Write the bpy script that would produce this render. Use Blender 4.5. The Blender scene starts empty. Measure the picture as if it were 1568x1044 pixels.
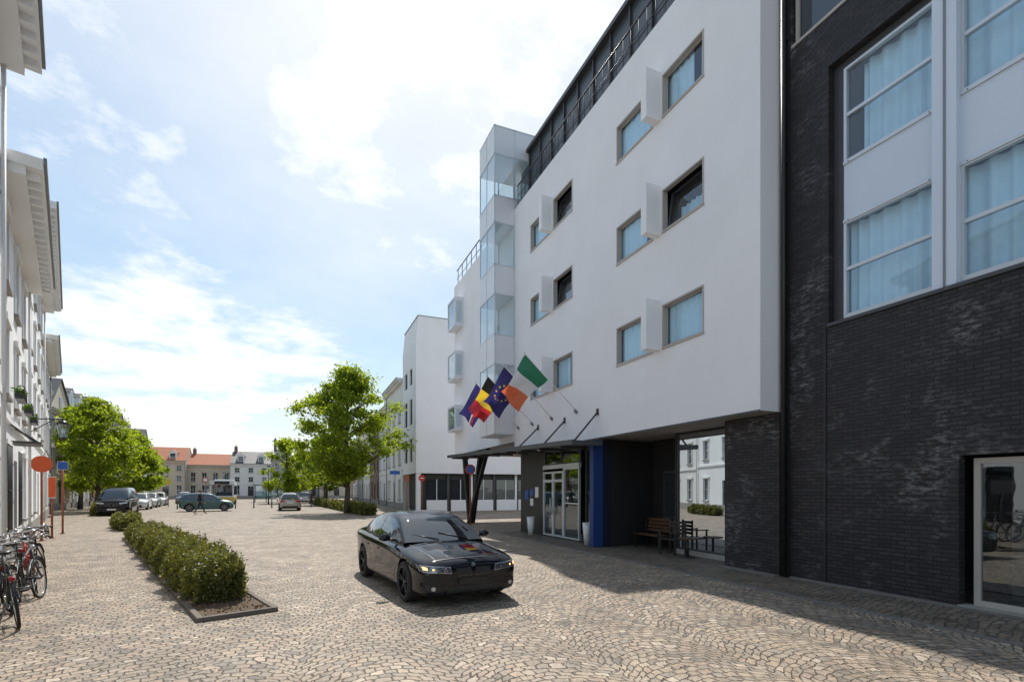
import bpy, bmesh, math, random
import numpy as np
from mathutils import Vector, Matrix
from mathutils.bvhtree import BVHTree
random.seed(7); np.random.seed(7)
scene=bpy.context.scene
COL=scene.collection
# ------------------------------------------------------------ camera
cd=bpy.data.cameras.new("camera"); cam=bpy.data.objects.new("camera",cd); COL.objects.link(cam)
cam.location=(0,0,1.8); cam.rotation_euler=(math.radians(90),0,math.radians(-22.7))
cd.sensor_width=36; cd.lens=17.9; cd.shift_y=0.1454; cd.clip_end=4000; cd.clip_start=0.05
scene.camera=cam
scene.view_settings.view_transform='Standard'; scene.view_settings.look='None'; scene.view_settings.exposure=0
TH=math.atan2(326,780); CT,ST=math.cos(TH),math.sin(TH)
def pdir(px,py):
    u=(px-784)/780; v=(750-py)/780
    return Vector((ST+CT*u, CT-ST*u, v))
# ------------------------------------------------------------ node helpers
class NT:
    def __init__(s,nt): s.nt=nt
    def n(s,t,**kw):
        nd=s.nt.nodes.new(t)
        for k,v in kw.items(): setattr(nd,k,v)
        return nd
    def set(s,sock,v):
        if isinstance(v,bpy.types.NodeSocket): s.nt.links.new(v,sock)
        else: sock.default_value=v
    def m(s,op,a,b=None,c=None,clamp=False):
        nd=s.n('ShaderNodeMath',operation=op); nd.use_clamp=clamp
        s.set(nd.inputs[0],a)
        if b is not None: s.set(nd.inputs[1],b)
        if c is not None: s.set(nd.inputs[2],c)
        return nd.outputs[0]
    def vm(s,op,a,b=None,sc=None):
        nd=s.n('ShaderNodeVectorMath',operation=op)
        s.set(nd.inputs[0],a)
        if b is not None: s.set(nd.inputs[1],b)
        if sc is not None: s.set(nd.inputs['Scale'],sc)
        return nd.outputs['Value'] if op in('DOT_PRODUCT','LENGTH') else nd.outputs[0]
    def noise(s,vec,scale,detail=3,rough=.5,dist=0.0):
        nd=s.n('ShaderNodeTexNoise'); s.set(nd.inputs['Scale'],scale); nd.inputs['Detail'].default_value=detail
        nd.inputs['Roughness'].default_value=rough; nd.inputs['Distortion'].default_value=dist
        if vec is not None: s.set(nd.inputs['Vector'],vec)
        return nd.outputs['Fac']
    def ramp(s,v,lo,hi,a=0.0,b=1.0):
        nd=s.n('ShaderNodeMapRange'); nd.interpolation_type='SMOOTHSTEP'
        s.set(nd.inputs[0],v); nd.inputs[1].default_value=lo; nd.inputs[2].default_value=hi
        nd.inputs[3].default_value=a; nd.inputs[4].default_value=b
        return nd.outputs[0]
    def mix(s,f,a,b,mode='MIX'):
        nd=s.n('ShaderNodeMix',data_type='RGBA',blend_type=mode)
        s.set(nd.inputs[0],f)
        s.set(nd.inputs[6],a if isinstance(a,bpy.types.NodeSocket) else (*a,1))
        s.set(nd.inputs[7],b if isinstance(b,bpy.types.NodeSocket) else (*b,1))
        return nd.outputs[2]
    def pos(s):
        return s.n('ShaderNodeNewGeometry').outputs['Position']
    def sep(s,v):
        nd=s.n('ShaderNodeSeparateXYZ'); s.set(nd.inputs[0],v); return nd.outputs
    def comb(s,x,y,z):
        nd=s.n('ShaderNodeCombineXYZ'); s.set(nd.inputs[0],x); s.set(nd.inputs[1],y); s.set(nd.inputs[2],z); return nd.outputs[0]
    def bump(s,h,strength,dist):
        nd=s.n('ShaderNodeBump'); s.set(nd.inputs['Height'],h); nd.inputs['Strength'].default_value=strength; nd.inputs['Distance'].default_value=dist
        return nd.outputs[0]
def newmat(name):
    m=bpy.data.materials.new(name); m.use_nodes=True
    nt=NT(m.node_tree); p=m.node_tree.nodes['Principled BSDF']
    return m,nt,p
def mat(name,col,rough=.7,metal=0,ns=3.0,amt=.12,bs=0,bscale=40,spec=.5,coat=0,emit=0):
    m,nt,p=newmat(name)
    pos=nt.n('ShaderNodeTexCoord').outputs['Object']
    f=nt.noise(pos,ns,5,.6)
    c=nt.mix(f,tuple(max(0,x*(1-amt)) for x in col),tuple(min(1,x*(1+amt)) for x in col))
    nt.set(p.inputs['Base Color'],c); p.inputs['Roughness'].default_value=rough; p.inputs['Metallic'].default_value=metal
    p.inputs['Specular IOR Level'].default_value=spec
    if coat: p.inputs['Coat Weight'].default_value=coat; p.inputs['Coat Roughness'].default_value=.02
    if bs: nt.set(p.inputs['Normal'],nt.bump(nt.noise(pos,bscale,4,.6),bs,.01))
    if emit: nt.set(p.inputs['Emission Color'],(*col,1)); p.inputs['Emission Strength'].default_value=emit
    return m
def stucco(name,col,streak=.12):
    m,nt,p=newmat(name); pos=nt.pos(); x,y,z=nt.sep(pos)
    f=nt.noise(pos,.5,5,.6)
    st=nt.noise(nt.comb(nt.m('MULTIPLY',nt.m('ADD',x,y),2.5),nt.m('MULTIPLY',z,.25),0.0),1.0,5,.65)
    c=nt.mix(nt.ramp(f,.3,.75),col,tuple(v*.94 for v in col))
    c=nt.mix(nt.ramp(st,.52,.8,0,streak*2),c,tuple(v*.72 for v in col))
    nt.set(p.inputs['Base Color'],c); p.inputs['Roughness'].default_value=.85
    nt.set(p.inputs['Normal'],nt.bump(nt.noise(pos,60,3,.6),.25,.004))
    return m
def brick(name,c1,c2,mortar,patch,bw=.21,rh=.068,ms=.010,pa=.8):
    m,nt,p=newmat(name); pos=nt.pos(); x,y,z=nt.sep(pos)
    v=nt.comb(nt.m('ADD',x,y),z,0.0)
    b=nt.n('ShaderNodeTexBrick'); nt.set(b.inputs['Vector'],v); b.inputs['Scale'].default_value=1
    b.inputs['Brick Width'].default_value=bw; b.inputs['Row Height'].default_value=rh; b.inputs['Mortar Size'].default_value=ms
    b.inputs['Mortar Smooth'].default_value=.2
    b.inputs['Color1'].default_value=(*c1,1); b.inputs['Color2'].default_value=(*c2,1); b.inputs['Mortar'].default_value=(*mortar,1)
    n1=nt.noise(pos,.75,6,.7); n2=nt.noise(nt.comb(nt.m('MULTIPLY',nt.m('ADD',x,y),5.0),nt.m('MULTIPLY',z,15.0),0.0),1,3,.7)
    mask=nt.m('MULTIPLY',nt.ramp(n1,.48,.66),nt.ramp(n2,.44,.66))
    c=b.outputs['Color']
    c=nt.mix(nt.ramp(nt.noise(pos,.35,3),.35,.65,0,.35),c,tuple(q*.6 for q in c1))
    c=nt.mix(nt.m('MULTIPLY',mask,pa),c,patch)
    nt.set(p.inputs['Base Color'],c); p.inputs['Roughness'].default_value=.6; p.inputs['Specular IOR Level'].default_value=.4
    h=nt.m('SUBTRACT',nt.m('MULTIPLY',nt.noise(pos,45,3),.4),b.outputs['Fac'])
    nt.set(p.inputs['Normal'],nt.bump(h,1.0,.012))
    return m
def cobble(name,arc=True,tint=1.0):
    m,nt,p=newmat(name); pos=nt.pos(); x,y,z=nt.sep(pos)
    wob=nt.noise(pos,1.7,2); wob2=nt.noise(nt.vm('ADD',pos,(13,7,3)),1.7,2)
    fine=nt.noise(pos,10,2); fine2=nt.noise(nt.vm('ADD',pos,(3,17,3)),10,2)
    X=nt.m('ADD',x,nt.m('ADD',nt.m('MULTIPLY',nt.m('SUBTRACT',wob,.5),.26),nt.m('MULTIPLY',nt.m('SUBTRACT',fine,.5),.095)))
    Y=nt.m('ADD',y,nt.m('ADD',nt.m('MULTIPLY',nt.m('SUBTRACT',wob2,.5),.26),nt.m('MULTIPLY',nt.m('SUBTRACT',fine2,.5),.095)))
    if arc:
        W=1.45
        t=nt.m('SUBTRACT',nt.m('FRACT',nt.m('DIVIDE',X,W)),.5)
        off=nt.m('MULTIPLY',nt.m('MULTIPLY',t,t),1.55)
        v=nt.comb(X,nt.m('ADD',Y,off),0.0)
    else:
        a=math.radians(18)
        v=nt.comb(nt.m('ADD',nt.m('MULTIPLY',X,math.cos(a)),nt.m('MULTIPLY',Y,math.sin(a))),nt.m('SUBTRACT',nt.m('MULTIPLY',Y,math.cos(a)),nt.m('MULTIPLY',X,math.sin(a))),0.0)
    b=nt.n('ShaderNodeTexBrick'); nt.set(b.inputs['Vector'],v); b.inputs['Scale'].default_value=1
    b.inputs['Brick Width'].default_value=.132; b.inputs['Row Height'].default_value=.108; b.inputs['Mortar Size'].default_value=.0105
    b.inputs['Mortar Smooth'].default_value=.75
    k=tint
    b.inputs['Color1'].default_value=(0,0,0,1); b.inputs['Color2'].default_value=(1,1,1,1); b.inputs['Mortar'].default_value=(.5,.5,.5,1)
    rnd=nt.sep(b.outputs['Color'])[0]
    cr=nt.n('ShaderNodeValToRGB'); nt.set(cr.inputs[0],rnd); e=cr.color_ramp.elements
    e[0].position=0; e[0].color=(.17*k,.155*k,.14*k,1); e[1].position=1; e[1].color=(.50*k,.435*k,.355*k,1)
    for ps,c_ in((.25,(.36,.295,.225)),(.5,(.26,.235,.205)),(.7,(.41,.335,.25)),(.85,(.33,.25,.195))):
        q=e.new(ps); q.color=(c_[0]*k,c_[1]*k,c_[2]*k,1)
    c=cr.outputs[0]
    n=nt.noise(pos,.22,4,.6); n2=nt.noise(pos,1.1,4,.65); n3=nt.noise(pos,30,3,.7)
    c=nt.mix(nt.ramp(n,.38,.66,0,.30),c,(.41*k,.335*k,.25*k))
    c=nt.mix(1.0,c,nt.mix(nt.ramp(n2,.3,.7),(.76,.75,.75),(1.15,1.13,1.10)),'MULTIPLY')
    c=nt.mix(1.0,c,nt.mix(nt.ramp(n3,.25,.75),(.74,.74,.74),(1.24,1.23,1.22)),'MULTIPLY')
    jn=nt.ramp(nt.noise(pos,3.1,3,.6),.35,.65,.5,1.0)
    c=nt.mix(nt.m('MULTIPLY',b.outputs['Fac'],jn),c,(.08,.067,.05))
    nt.set(p.inputs['Base Color'],c); p.inputs['Roughness'].default_value=.6
    p.inputs['Specular IOR Level'].default_value=.3
    h=nt.m('SUBTRACT',nt.m('ADD',nt.m('ADD',nt.m('MULTIPLY',nt.noise(pos,9,2),.9),nt.m('MULTIPLY',nt.noise(pos,60,3),.3)),nt.m('MULTIPLY',rnd,.35)),b.outputs['Fac'])
    nt.set(p.inputs['Normal'],nt.bump(h,1.0,.022))
    return m
def foliage(name,c1,c2,trans=.45,ns=1.1):
    m,nt,p=newmat(name); pos=nt.pos()
    f=nt.m('ADD',nt.m('MULTIPLY',nt.noise(pos,ns,3,.6),.6),nt.m('MULTIPLY',nt.noise(pos,18,2,.6),.4))
    c=nt.mix(nt.ramp(f,.35,.65),c1,c2)
    nt.set(p.inputs['Base Color'],c); p.inputs['Roughness'].default_value=.5
    tr=nt.n('ShaderNodeBsdfTranslucent'); nt.set(tr.inputs['Color'],nt.mix(1.0,c,(2.8,2.6,.9),'MULTIPLY'))
    mx=nt.n('ShaderNodeMixShader'); mx.inputs[0].default_value=trans
    nt.nt.links.new(p.outputs[0],mx.inputs[1]); nt.nt.links.new(tr.outputs[0],mx.inputs[2])
    nt.nt.links.new(mx.outputs[0],m.node_tree.nodes['Material Output'].inputs[0])
    return m
def glass(name,base=.08,tint=(.8,.85,.88),opaque=None,scale=1.0,gc=(.85,.93,1),fm=1.0):
    m=bpy.data.materials.new(name); m.use_nodes=True; nt=NT(m.node_tree); m.node_tree.nodes.clear()
    out=nt.n('ShaderNodeOutputMaterial'); mx=nt.n('ShaderNodeMixShader')
    ge=nt.n('ShaderNodeNewGeometry'); pos=ge.outputs['Position']
    cs=nt.m('ABSOLUTE',nt.vm('DOT_PRODUCT',ge.outputs['Incoming'],ge.outputs['True Normal']))
    fr=nt.m('ADD',nt.m('MULTIPLY',nt.m('POWER',nt.m('SUBTRACT',1.0,cs,clamp=True),5.0),.92),.06)
    bp=nt.bump(nt.noise(pos,1.3,2),.06*scale,.05)
    nt.set(mx.inputs[0],nt.m('ADD',nt.m('MULTIPLY',fr,fm),base,clamp=True))
    if opaque is None:
        a=nt.n('ShaderNodeBsdfTransparent'); a.inputs[0].default_value=(*tint,1)
    else:
        a=nt.n('ShaderNodeBsdfDiffuse')
        nt.set(a.inputs[0],nt.mix(nt.noise(pos,.8,3),tuple(v*.5 for v in opaque),tuple(v*1.5 for v in opaque)))
    g=nt.n('ShaderNodeBsdfGlossy'); g.inputs['Roughness'].default_value=.015; g.inputs[0].default_value=(*gc,1)
    nt.set(g.inputs['Normal'],bp)
    nt.nt.links.new(a.outputs[0],mx.inputs[1]); nt.nt.links.new(g.outputs[0],mx.inputs[2]); nt.nt.links.new(mx.outputs[0],out.inputs[0])
    return m
M={}
M['white']=stucco('white_stucco',(.87,.86,.875),.05)
M['cream']=stucco('cream_stucco',(.78,.77,.74),.15)
M['white2']=stucco('old_white_stucco',(.87,.87,.86),.08)
M['grey_st']=stucco('grey_stucco',(.48,.46,.43),.2)
M['beige']=stucco('beige_stucco',(.55,.48,.38),.2)
M['soffit']=mat('soffit_paint',(.42,.40,.38),.8)
M['dbrick']=brick('dark_brick',(.044,.039,.043),(.019,.018,.021),(.008,.007,.008),(.20,.195,.205),pa=.75)
M['rbrick']=brick('red_brick',(.30,.15,.10),(.22,.11,.08),(.3,.27,.24),(.3,.2,.16))
M['alu']=mat('aluminium_frame',(.60,.63,.66),.35,.4,amt=.05)
M['lframe']=mat('light_window_frame',(.44,.405,.37),.5,amt=.05)
M['panel']=mat('white_spandrel_panel',(.64,.71,.82),.35,amt=.05,ns=.8)
M['black']=mat('black_metal',(.018,.018,.02),.4,amt=.3)
M['dgrey']=mat('dark_grey_metal',(.06,.062,.068),.45,amt=.2)
M['mgrey']=mat('grey_metal',(.22,.23,.24),.45,.3)
M['roofpanel']=mat('roof_storey_panel',(.06,.075,.085),.35,amt=.25,ns=.7)
M['darkwall']=mat('dark_cladding',(.022,.021,.022),.5,amt=.4,ns=1.5)
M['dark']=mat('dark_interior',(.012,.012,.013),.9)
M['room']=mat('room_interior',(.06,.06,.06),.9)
M['blue']=mat('blue_paint',(.012,.045,.19),.5,amt=.15)
M['navy']=mat('navy_wall',(.006,.010,.03),.6,amt=.3)
M['wood']=mat('bench_wood',(.12,.06,.03),.6,ns=12,amt=.4)
M['bark']=mat('bark',(.09,.07,.055),.9,ns=8,amt=.4,bs=.8,bscale=18)
M['roofred']=mat('red_roof_tiles',(.40,.14,.07),.8,ns=3,amt=.3,bs=.5,bscale=12)
M['slate']=mat('slate_roof',(.07,.072,.08),.6,ns=5,amt=.35,bs=.4,bscale=14)
M['concrete']=mat('concrete',(.38,.37,.35),.8,ns=2,amt=.2,bs=.3)
M['stone']=mat('kerb_stone',(.30,.28,.25),.8,ns=4,amt=.3,bs=.5)
M['dstone']=mat('dark_kerb_stone',(.17,.16,.15),.8,ns=4,amt=.3,bs=.5)
M['edging']=mat('dark_bed_edging',(.14,.115,.095),.8,ns=4,amt=.4,bs=.5)
M['soil']=mat('bare_soil',(.10,.07,.045),.95,ns=9,amt=.5,bs=1.0,bscale=30)
M['glass']=glass('window_glass',.06,tint=(.88,.93,.96),fm=1.0)
M['gdark']=glass('dark_window_glass',.06,opaque=(.03,.035,.04),gc=(.7,.8,.88))
M['gref']=glass('shopfront_glass',.60,opaque=(.01,.01,.012),scale=.1)
M['gtower']=glass('tower_glass',.14,tint=(.80,.88,.90))
M['gdoor']=glass('door_glass',.14,tint=(.55,.6,.6))
M['curtain']=mat('curtain_fabric',(.58,.79,.90),.9,ns=6,amt=.1)
M['tyre']=mat('tyre_rubber',(.02,.02,.02),.8)
M['rim']=mat('black_alloy_rim',(.045,.045,.05),.3,.6)
M['rims']=mat('silver_alloy_rim',(.5,.5,.52),.3,.9)
M['carblack']=mat('black_car_paint',(.006,.007,.011),.5,0,amt=.1,coat=1,spec=0)
M['carwhite']=mat('white_car_paint',(.75,.75,.75),.3,0,amt=.03,coat=1)
M['carsilver']=mat('beige_silver_car_paint',(.42,.39,.36),.3,.4,amt=.05,coat=1)
M['carteal']=mat('teal_car_paint',(.035,.12,.12),.3,0,amt=.05,coat=1)
M['carblue']=mat('blue_grey_car_paint',(.06,.08,.12),.3,0,amt=.05,coat=1)
M['carglass']=glass('car_glass',.08,opaque=(.008,.009,.010),scale=.3)
M['lampglass']=mat('headlamp_housing',(.10,.105,.115),.12,.3,amt=.3,coat=1)
M['lens']=mat('headlamp_lens',(.50,.52,.55),.12,.5,amt=.2,coat=1)
M['lit']=mat('lit_headlamp',(1,.62,.25),.3,emit=1.5)
M['chrome']=mat('chrome',(.7,.7,.72),.12,1,amt=.03)
M['dchrome']=mat('dark_chrome',(.16,.16,.17),.15,1,amt=.03)
M['red']=mat('red_paint',(.45,.03,.02),.45)
M['orange']=mat('orange_sign_paint',(.75,.12,.03),.5)
M['sblue']=mat('blue_sign_paint',(.02,.10,.40),.4)
M['swhite']=mat('white_paint',(.78,.78,.78),.5,amt=.04)
M['terra']=mat('rust_pole_paint',(.32,.10,.05),.6)
M['yellow']=mat('bus_yellow_paint',(.70,.50,.05),.4)
M['taill']=mat('tail_lamp',(.4,.01,.01),.2)
M['tpanel']=mat('tower_metal_panel',(.72,.735,.77),.4,.05,amt=.06,ns=1)
def flagm(n,c):
    m=foliage(n,c,tuple(v*.95 for v in c),.35,3); 
    for nd in m.node_tree.nodes:
        if nd.type=='MIX' and nd.blend_type=='MULTIPLY': nd.inputs[7].default_value=(1.1,1.1,1.1,1)
    return m
M['fgreen']=flagm('flag_green',(.03,.20,.11)); M['fwhite']=flagm('flag_white',(.72,.72,.72)); M['forange']=flagm('flag_orange',(.72,.17,.07))
M['fblue']=flagm('flag_blue',(.035,.03,.15)); M['fyellow']=flagm('flag_yellow',(.80,.55,.04)); M['fblack']=flagm('flag_black',(.015,.015,.015)); M['fred']=flagm('flag_red',(.55,.03,.04))
M['leaf']=foliage('tree_foliage',(.09,.13,.012),(.18,.235,.022),.6)
M['leafd']=foliage('dense_tree_foliage',(.06,.11,.010),(.13,.19,.02),.5)
M['hedge']=foliage('hedge_foliage',(.05,.065,.015),(.16,.16,.04),.3,5)
M['hcore']=mat('hedge_twigs',(.025,.022,.012),.95)
M['skin']=mat('skin',(.50,.30,.22),.6); M['hair']=mat('hair',(.03,.02,.015),.7)
M['jacket']=mat('dark_jacket',(.02,.022,.03),.8); M['trouser']=mat('dark_trousers',(.025,.03,.045),.8); M['shoe']=mat('shoe_leather',(.02,.015,.01),.5)
M['plant']=foliage('balcony_plant_leaves',(.03,.07,.01),(.08,.14,.02),.3,4)
# ------------------------------------------------------------ mesh builder
def empty(name,loc=(0,0,0)):
    e=bpy.data.objects.new(name,None); COL.objects.link(e); e.empty_display_size=.3; e.location=loc; return e
class B:
    def __init__(s,F=None):
        s.v=[];s.f=[];s.mi=[];s.ms=[];s.sm=[]
        s.F=F or (lambda a,n,z:(a,n,z))
    def mid(s,k):
        if k not in s.ms: s.ms.append(k)
        return s.ms.index(k)
    def face(s,pts,k,smooth=False,raw=False):
        i=len(s.v)
        s.v+= [tuple(p) if raw else s.F(*p) for p in pts]
        s.f.append(tuple(range(i,i+len(pts)))); s.mi.append(s.mid(k)); s.sm.append(smooth)
    def box(s,a0,a1,n0,n1,z0,z1,k):
        P=[(a,n,z) for z in(z0,z1) for n in(n0,n1) for a in(a0,a1)]
        i=len(s.v); s.v+=[s.F(*p) for p in P]
        for q in((0,2,3,1),(4,5,7,6),(0,1,5,4),(2,6,7,3),(0,4,6,2),(1,3,7,5)):
            s.f.append(tuple(i+j for j in q)); s.mi.append(s.mid(k)); s.sm.append(False)
    def tube(s,p0,p1,r0,r1=None,k='black',seg=10,raw=False,cap=True):
        if r1 is None:r1=r0
        if not raw: p0=s.F(*p0);p1=s.F(*p1)
        p0=Vector(p0);p1=Vector(p1); d=(p1-p0)
        if d.length<1e-6:return
        d.normalize(); u=d.orthogonal().normalized(); w=d.cross(u)
        i=len(s.v)
        for p,r in((p0,r0),(p1,r1)):
            for j in range(seg):
                t=2*math.pi*j/seg; s.v.append(tuple(p+u*math.cos(t)*r+w*math.sin(t)*r))
        for j in range(seg):
            j2=(j+1)%seg; s.f.append((i+j,i+j2,i+seg+j2,i+seg+j)); s.mi.append(s.mid(k)); s.sm.append(True)
        if cap:
            s.f.append(tuple(i+seg+j for j in range(seg))); s.mi.append(s.mid(k)); s.sm.append(False)
            s.f.append(tuple(i+seg-1-j for j in range(seg))); s.mi.append(s.mid(k)); s.sm.append(False)
    def path(s,pts,r,k,seg=8,raw=False):
        for a,b in zip(pts[:-1],pts[1:]): s.tube(a,b,r,r,k,seg,raw)
    def torus(s,c,ax,R,r,k,S=28,T=8):
        c=Vector(c);ax=Vector(ax).normalized();u=ax.orthogonal().normalized();w=ax.cross(u)
        i=len(s.v)
        for a in range(S):
            t=2*math.pi*a/S; e=u*math.cos(t)+w*math.sin(t)
            for b in range(T):
                q=2*math.pi*b/T; s.v.append(tuple(c+e*(R+r*math.cos(q))+ax*r*math.sin(q)))
        for a in range(S):
            a2=(a+1)%S
            for b in range(T):
                b2=(b+1)%T; s.f.append((i+a*T+b,i+a2*T+b,i+a2*T+b2,i+a*T+b2)); s.mi.append(s.mid(k)); s.sm.append(True)
    def sphere(s,c,rx,ry,rz,k,S=14,T=9):
        i=len(s.v)
        for a in range(T+1):
            ph=math.pi*a/T
            for b in range(S):
                t=2*math.pi*b/S
                s.v.append((c[0]+rx*math.sin(ph)*math.cos(t),c[1]+ry*math.sin(ph)*math.sin(t),c[2]+rz*math.cos(ph)))
        for a in range(T):
            for b in range(S):
                b2=(b+1)%S; s.f.append((i+a*S+b,i+(a+1)*S+b,i+(a+1)*S+b2,i+a*S+b2)); s.mi.append(s.mid(k)); s.sm.append(True)
    def done(s,name,parent=None,bevel=0,fixn=True):
        me=bpy.data.meshes.new(name); me.from_pydata(s.v,[],s.f)
        for k in s.ms: me.materials.append(M[k])
        me.polygons.foreach_set('material_index',s.mi); me.polygons.foreach_set('use_smooth',s.sm)
        if fixn:
            bm=bmesh.new(); bm.from_mesh(me); bmesh.ops.recalc_face_normals(bm,faces=bm.faces); bm.to_mesh(me); bm.free()
        o=bpy.data.objects.new(name,me); COL.objects.link(o)
        if parent: o.parent=parent
        if bevel:
            md=o.modifiers.new('bevel','BEVEL'); md.width=bevel; md.segments=2; md.limit_method='ANGLE'
        return o
def frame(ox,oy,dx,dy,nx,ny):
    l=math.hypot(dx,dy); dx/=l;dy/=l; l=math.hypot(nx,ny);nx/=l;ny/=l
    return lambda a,n,z:(ox+dx*a+nx*n, oy+dy*a+ny*n, z)
def wall(b,a0,a1,z0,z1,holes,k,n=0,depth=.15,kr=None):
    A=sorted({a0,a1,*[h[0] for h in holes],*[h[1] for h in holes]}); Z=sorted({z0,z1,*[h[2] for h in holes],*[h[3] for h in holes]})
    for i in range(len(A)-1):
        for j in range(len(Z)-1):
            ca=(A[i]+A[i+1])/2;cz=(Z[j]+Z[j+1])/2
            if ca<a0 or ca>a1 or cz<z0 or cz>z1: continue
            if any(h[0]<ca<h[1] and h[2]<cz<h[3] for h in holes): continue
            b.face([(A[i],n,Z[j]),(A[i+1],n,Z[j]),(A[i+1],n,Z[j+1]),(A[i],n,Z[j+1])],k)
    kr=kr or k
    for h in holes:
        x0,x1,y0,y1=h[:4]
        b.face([(x0,n,y0),(x1,n,y0),(x1,n-depth,y0),(x0,n-depth,y0)],kr)
        b.face([(x0,n,y1),(x1,n,y1),(x1,n-depth,y1),(x0,n-depth,y1)],kr)
        b.face([(x0,n,y0),(x0,n,y1),(x0,n-depth,y1),(x0,n-depth,y0)],kr)
        b.face([(x1,n,y0),(x1,n,y1),(x1,n-depth,y1),(x1,n-depth,y0)],kr)
def wframe(b,a0,a1,z0,z1,n,k,w=.06,t=.06,cols=1,rows=1,gl='gdark',gw=None):
    gw=gw or w*.8
    b.box(a0,a0+w,n-t,n,z0,z1,k); b.box(a1-w,a1,n-t,n,z0,z1,k)
    b.box(a0+w,a1-w,n-t,n,z0,z0+w,k); b.box(a0+w,a1-w,n-t,n,z1-w,z1,k)
    for i in range(1,cols):
        c=a0+(a1-a0)*i/cols; b.box(c-gw/2,c+gw/2,n-t+.004,n-.004,z0+w,z1-w,k)
    for i in range(1,rows):
        c=z0+(z1-z0)*i/rows; b.box(a0+w,a1-w,n-t+.008,n-.008,c-gw/2,c+gw/2,k)
    if gl: b.face([(a0+w,n-t*.6,z0+w),(a1-w,n-t*.6,z0+w),(a1-w,n-t*.6,z1-w),(a0+w,n-t*.6,z1-w)],gl)
def curtain(b,a0,a1,z0,z1,n,k='curtain',amp=.03,freq=9.0,ph=0.0,open_=None):
    N=max(8,int((a1-a0)/.02)); pr=None
    for i in range(N+1):
        a=a0+(a1-a0)*i/N; d=n+amp*math.sin(a*freq*2*math.pi+ph+1.3*math.sin(a*5))
        if pr and not(open_ and open_[0]<a<open_[1]):
            b.face([(pr[0],pr[1],z0),(a,d,z0),(a,d,z1),(pr[0],pr[1],z1)],k,True)
        pr=(a,d)
# ------------------------------------------------------------ ground
def sheet(name,pts,z,k):
    b=B(); b.face([(x,y,z) for x,y in pts],k); o=b.done(name,fixn=False)
    return o
M['cob']=cobble('cobblestone_setts',True,1.0); M['cob2']=cobble('pavement_setts',False,.98); M['cob3']=cobble('shade_tinted_setts',False,.60)  # last one: right pavement setts, building shade deepened by a darker stone tint
M['gravel']=mat('ground_paving',(.28,.25,.21),.9,ns=.3,amt=.2,bs=.5)
sheet('ground',[(-1500,-1500),(1500,-1500),(1500,1500),(-1500,1500)],0,'gravel')
sheet('cobbled_square',[(-45,-30),(60,-30),(60,135),(-45,135)],.004,'cob')
LD=Vector((-.33,1)).normalized(); LN=Vector((LD.y,-LD.x))
def LP(a,n): return (-1.2+LD.x*a+LN.x*n, LD.y*a+LN.y*n)
sheet('left_pavement',[LP(-20,-.1),LP(-20,2.25),LP(62,2.25),LP(62,-.1)],.008,'cob2')
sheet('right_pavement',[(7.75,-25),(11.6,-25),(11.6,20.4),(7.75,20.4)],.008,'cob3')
b=B(); b.box(7.65,7.745,-25,20.4,0,.02,'dstone'); b.done('pavement_kerb')
# ------------------------------------------------------------ HOTEL
H=frame(8.65,0,0,1,-1,0)
hotel=empty('modern_hotel')
w=B(H); g=B(H)
wins=[(9.16,10.62),(11.0,12.67),(15.3,16.72),(17.06,18.72)]
rows=[(5.45,6.56),(8.43,9.52),(11.40,12.48)]
holes=[(a,b_,z0,z1) for a,b_ in wins for z0,z1 in rows]
wall(w,7.6,20.4,3.42,14.0,holes,'white',0,.16)
w.face([(7.6,0,3.42),(7.6,-12,3.42),(7.6,-12,14),(7.6,0,14)],'white')
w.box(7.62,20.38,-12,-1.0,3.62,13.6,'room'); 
w.face([(7.6,0,3.42),(20.4,0,3.42),(20.4,-2.6,3.42),(7.6,-2.6,3.42)],'soffit')
w.box(7.62,20.38,-.3,-.004,13.96,14.03,'dgrey')
w.face([(7.6,-.3,14),(20.4,-.3,14),(20.4,-12,14),(7.6,-12,14)],'concrete')
w.box(7.6,20.4,-.0,.012,3.40,3.44,'dgrey')
for ri,(z0,z1) in enumerate(rows):
    for wi,(a0,a1) in enumerate(wins):
        for q in((a0,a0+.04,z0,z1),(a1-.04,a1,z0,z1),(a0+.04,a1-.04,z0,z0+.04),(a0+.04,a1-.04,z1-.04,z1)):
            g.box(q[0],q[1],-.11,.015,q[2],q[3],'lframe')
        dk=(ri,wi) in((1,0),(2,2),(1,2))
        if dk:
            i0=len(g.v)
            wframe(g,a0+.06,a1-.06,z0+.05,z1-.06,-.10,'dgrey',.05,.04,gl='glass')
            for j in range(i0,len(g.v)):
                vx,vy,vz=g.v[j]; g.v[j]=(vx+(vz-z0-.05)*.15,vy,vz)
            curtain(g,a0,a1-.2,z0-.05,z0+.62,-.45,'curtain',.03,5,wi+ri)
        else:
            wframe(g,a0+.04,a1-.04,z0+.04,z1-.04,-.09,'lframe',.03,.04,gl='glass')
            curtain(g,a0,a1,z0-.05,z1+.05,-.21,'curtain',.018,4,wi+ri,open_=(a0+.3,a0+.55) if (ri+wi)%3==2 else None)
        g.box(a0-.01,a1+.01,0,.03,z0-.035,z0-.002,'lframe')
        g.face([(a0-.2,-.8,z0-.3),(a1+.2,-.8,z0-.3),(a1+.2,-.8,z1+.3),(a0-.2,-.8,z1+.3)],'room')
    for fa in(10.70,16.80):
        w.box(fa,fa+.22,.002,.45,z0-.03,z1+.15,'white')
r=B(H)
r.box(7.6,20.4,-10,-.75,14.01,16.6,'roofpanel')
for i in range(13):
    a=7.7+i*1.05
    r.box(a,a+.06,-.75,-.66,14.05,16.6,'dgrey')
    r.box(a+.10,a+1.01,-.75,-.735,14.3,16.35,'roofpanel')
    r.box(a+.10,a+1.01,-.734,-.72,15.3,15.33,'dgrey')
r.box(7.6,20.4,-.78,-.55,16.6,16.75,'dgrey')
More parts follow.
